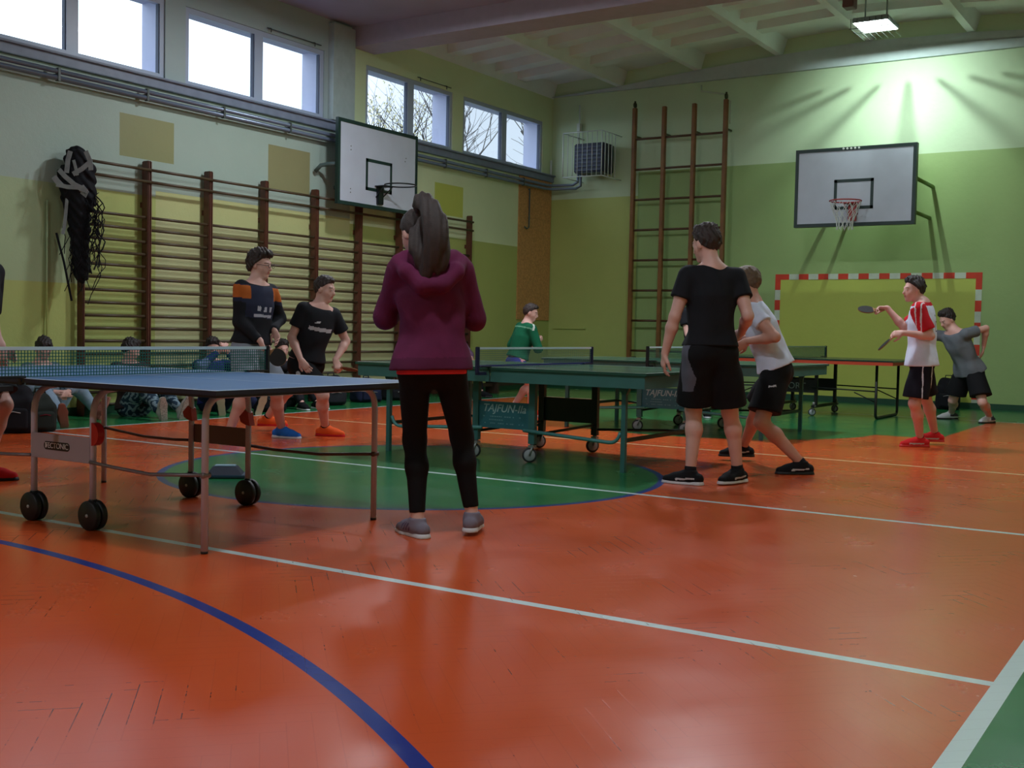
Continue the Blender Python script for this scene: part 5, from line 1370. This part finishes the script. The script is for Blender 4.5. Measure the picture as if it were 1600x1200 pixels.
sitter('seated person in pale jeans with one leg stretched out, at foot of left wall', -10.34, 7.22, math.radians(0), ((.80, .05, .30), (.62, .05, -.10)), cloth('pale_grey_top', rgb(120, 132, 146)), JEAN, (cloth('brown_shoe', rgb(110, 64, 52)), BRSOLE), HAIRD, unit(V3(.9, -.3, -.75)), slump=.12, ank=dict(L=(_a[0], _a[1], .10), R=(_b[0], _b[1], .10)))
sitter('seated person in dark brown jacket, patterned trousers and white shoes, against first wall bars', -10.38, 8.38, math.radians(-6), ((.62, .05, .08), (.66, .05, -.02)), cloth('dark_brown_jacket', rgb(52, 40, 44)), cloth('patterned_dark', rgb(34, 54, 72)), (cloth('white_shoe', rgb(176, 170, 166)), mat('spotted_sole', rgb(150, 140, 130), .7, noise=.4, nscale=60)), HAIRD, unit(V3(.5, .9, -.4)), pm=[CAMA], legpaint=[camo])
sitter('seated person in striped blue jacket and dark jeans with hands raised to face', -10.36, 9.55, math.radians(-18), ((.70, .05, .12), (.62, .05, -.14)), cloth('blue_jacket', rgb(38, 44, 110)), DJEAN, (SHOEB, BEIGE), HAIRD, unit(V3(.9, -.5, -.3)), hands='face', H=1.76,
       tpm=[cloth('jacket_stripes_blue', rgb(70, 130, 176)), cloth('jacket_sleeve_pale', rgb(110, 128, 170))], tpaint=[lambda c, F: (np.sin(((c - F['ch']) @ F['lc']) * 160) > .2) & ((c - F['ch']) @ F['up'] < -.12) & (np.abs((c - F['ch']) @ F['lc']) < .13), lambda c, F: (c - F['EL']['R']) @ unit(F['WR']['R'] - F['EL']['R']) > .03 if False else (np.linalg.norm(c - F['EL']['R'], axis=1) < .12)])
sitter('seated person in dark clothes behind the legs of the man with glasses', -10.36, 10.75, math.radians(-10), ((.50, .4, .05), (.55, .4, -.05)), cloth('charcoal_jacket', rgb(36, 34, 42)), cloth('charcoal_trousers', rgb(30, 30, 36)), (SHOEB, SOLEW), HAIRD, unit(V3(.9, -.4, -.2)), hands='knee')
sitter('seated person in black at the far left behind the black backpack', -10.33, 6.15, math.radians(5), ((.55, .4, .0), (.70, .05, -.12)), cloth('black_jacket', rgb(28, 28, 32)), cloth('grey_trousers', rgb(66, 66, 76)), (cloth('grey_shoe', rgb(120, 120, 112)), BEIGE), HAIRD, unit(V3(.9, .1, -.8)), slump=.1)

# --- bags
def bag(x, y, yaw, w, d, h, m, label, name='backpack', accent=None, lean=0.0):
    t = empty(name, (x, y, 0), yaw, label, 'bag')
    bx = np.array([x, y, 0.0]); t['_base'] = [0.0, 0.0, 0.0]
    ax = V3(1, 0, 0); ay = V3(0, 1, 0)
    az = V3(0, 0, 1)
    pr = [rbox(V3(0, 0, h * .36), (ax, ay, az), (w * .5, d * .48, h * .38), .06), rbox(V3(0, .02, h * .70), (ax, ay, az), (w * .42, d * .36, h * .29), .09, .06)]
    sdf_obj('bag_body', [Group(pr, [(V3(0, 0, .004), V3(0, 0, -1))], noise=folds(.007, int(abs(x * 100)) % 90, .9))], .009, m, t)
    pk = [rbox(V3(0, -d * .46, h * .30), (ax, ay, az), (w * .36, d * .16, h * .22), .03)]
    for sx_ in (-1, 1): MB().tube([(sx_ * w * .22, d * .36, h * .86), (sx_ * w * .26, d * .56, h * .7), (sx_ * w * .28, d * .58, h * .35), (sx_ * w * .34, d * .4, h * .1)], .014, 6).build('shoulder_strap', m, t)
    sdf_obj('front_pocket', [Group(pk, [(V3(0, 0, .01), V3(0, 0, -1))], noise=folds(.004, 4))], .008, m, t)
    MB().tube([(-w * .18, -d * .62, h * .42), (0, -d * .66, h * .45), (w * .18, -d * .62, h * .42)], .005, 6).build('zip', accent or mat('zip_grey', rgb(150, 150, 150), .5), t)
    MB().tube([(-.05, lean, h - .02), (-.04, lean, h + .03), (.04, lean, h + .03), (.05, lean, h - .02)], .008, 6).build('handle', m, t)
    del t['_base']; return t
BAGB = cloth('black_bag_cloth', rgb(22, 22, 28)); BAGN = cloth('navy_bag_cloth', rgb(28, 34, 60)); BAGR = cloth('dark_red_trim', rgb(96, 20, 36))
bp_ = floor_pt(24, 676); bag(bp_[0], bp_[1], math.radians(50), .34, .24, .46, BAGB, 'black backpack with pale piping, leftmost bag on the floor behind the blue table')
bp_ = floor_pt(62, 674); bag(bp_[0], bp_[1], math.radians(75), .28, .24, .38, cloth('dark_olive_bag', rgb(34, 40, 36)), 'dark backpack with a red side pocket, right of the leftmost backpack', accent=BAGR)
bag(-9.9, 10.02, math.radians(60), .36, .28, .38, BAGB, 'black backpack beside person in striped blue jacket, left of the legs in grey shorts')
bag(-10.2, 11.45, math.radians(70), .40, .28, .40, cloth('grey_black_bag', rgb(38, 40, 46)), 'dark grey bag between the legs of the man with glasses')
bag(-10.30, 12.3, math.radians(75), .42, .28, .34, BAGN, 'navy sports bag behind the young man with the chest stripe')
bag(-10.32, 12.95, math.radians(85), .40, .26, .30, BAGB, 'black sports bag at the end of the row under the wall bars')
bag(-3.60, 17.80, math.radians(10), .34, .26, .48, BAGB, 'black backpack on the floor at the foot of the painted goal')

# --- small dark case lying on the green circle under the table
c0 = floor_pt(352, 745)
t = empty('equipment_case', (c0[0], c0[1], 0), math.radians(40), 'flat dark blue case with pale lid lying on the green circle', 'case')
CB = mat('case_blue', rgb(34, 62, 82), .5); CP = mat('case_pale', rgb(130, 160, 178), .5)
q = MB(); q.box(-.16, .16, -.11, .11, .0, .022, bev=.01); q.build('base', CB, t)
q = MB(); q._add([(-.12, -.08, .022), (.12, -.08, .022), (.12, .08, .022), (-.12, .08, .022), (-.08, -.05, .075), (.08, -.05, .075), (.08, .05, .075), (-.08, .05, .075)], [(0, 3, 2, 1), (4, 5, 6, 7), (0, 1, 5, 4), (1, 2, 6, 5), (2, 3, 7, 6), (3, 0, 4, 7)]); q.build('cover', mat('case_dark', rgb(26, 38, 62), .5), t)
MB().box(-.07, .07, -.042, .042, .075, .083, bev=.003).build('lid', CP, t)

# --- volleyball net bundle hanging on the first post of the bars
bd = depth_of((-10.68, 7.85, 2.3)); J = mk(bd)
bz = J(120, 235)
t = empty('volleyball_net', tuple(J(120, 300)), 0, 'bundled black sports net with white tape hanging over the first post of the wall bars', 'net bundle')
ob = np.array(t.location); t['_base'] = [float(v) for v in ob]
NB = cloth('black_netting', rgb(24, 25, 30), noise=.2); TP = cloth('net_tape_dirty', rgb(150, 156, 162), noise=.15)
pr = [cap(J(121, 248), J(122, 300), .13, .16, .06), cap(J(122, 300), J(124, 360), .15, .10, .06), cap(J(124, 360), J(127, 430), .10, .075, .05), cap(J(100, 272), J(112, 330), .07, .05, .06), cap(J(140, 262), J(142, 320), .06, .05, .05)]
sdf_obj('netting_core', [Group(pr, noise=lambda X, Y, Z: .012 * np.sin(60 * X + 30 * Z) * np.sin(50 * Y + 24 * Z) + .01 * np.sin(30 * Y + 50 * Z) * np.sin(44 * X))], .010, NB, t)
tb = MB(); F_ = lambda px, py, da=-.20: tuple(J(px, py, da) - ob)
def ribbon(pts, w):
    P = [Vector(p) for p in pts]; m = MB(); vs = []; side = Vector(tuple(wvec(1, 0, 0)))
    for i, p in enumerate(P):
        a = P[max(i - 1, 0)]; b_ = P[min(i + 1, len(P) - 1)]; d = (b_ - a).normalized(); n = Vector(tuple(-SA)); u = d.cross(n).normalized() * w / 2
        vs += [p - u - n * .003, p + u - n * .003, p + u + n * .003, p - u + n * .003]
    fs = [(0, 1, 2, 3)]
    for i in range(len(P) - 1):
        for k in range(4): fs.append((i * 4 + k, i * 4 + (k + 1) % 4, i * 4 + 4 + (k + 1) % 4, i * 4 + 4 + k))
    fs.append(tuple(len(vs) - 4 + k for k in range(4))); tb._add(vs, fs)
for pts, w in (([(110, 236), (106, 250), (104, 270)], .05), ([(134, 236), (141, 252), (142, 266)], .05), ([(115, 250), (118, 262), (121, 274)], .03), ([(92, 265), (102, 276), (116, 288), (132, 296)], .05),
               ([(88, 288), (105, 292), (122, 293), (136, 299)], .045), ([(140, 254), (128, 264), (114, 272)], .05), ([(84, 276), (90, 284), (96, 290)], .06), ([(105, 310), (103, 330), (101, 352), (98, 366)], .035), ([(128, 290), (136, 300), (134, 306), (126, 300), (130, 292)], .04)):
    ribbon([F_(x, y, -.19 if y < 300 else -.14) for x, y in pts], w)
tb.build('white_tape', TP, t)
cd = MB(); rn = random.Random(12)
for k in range(46):
    x = rn.uniform(92, 160); y = rn.uniform(280, 360); L = rn.uniform(40, 120); pts = []
    a = rn.uniform(-.2, .2); ph_ = rn.uniform(0, 6)
    for i in range(9):
        u_ = i / 8; pts.append(F_(x + math.sin(u_ * PI) * rn.uniform(4, 22) * (1 if k % 3 else -1) * .7 + 4 * math.sin(u_ * 9 + ph_), min(y + L * u_, 478), rn.uniform(-.12, .02)))
    cd.tube(pts, .0045 if k % 5 else .008, 4, cap=False)
cd.tube([F_(88, 364, -.1), (F_(100, 410, -.1)), F_(112, 470, -.1)], .013, 6)
cd.build('loose_cords', NB, t, kind='stuff')
del t['_base']
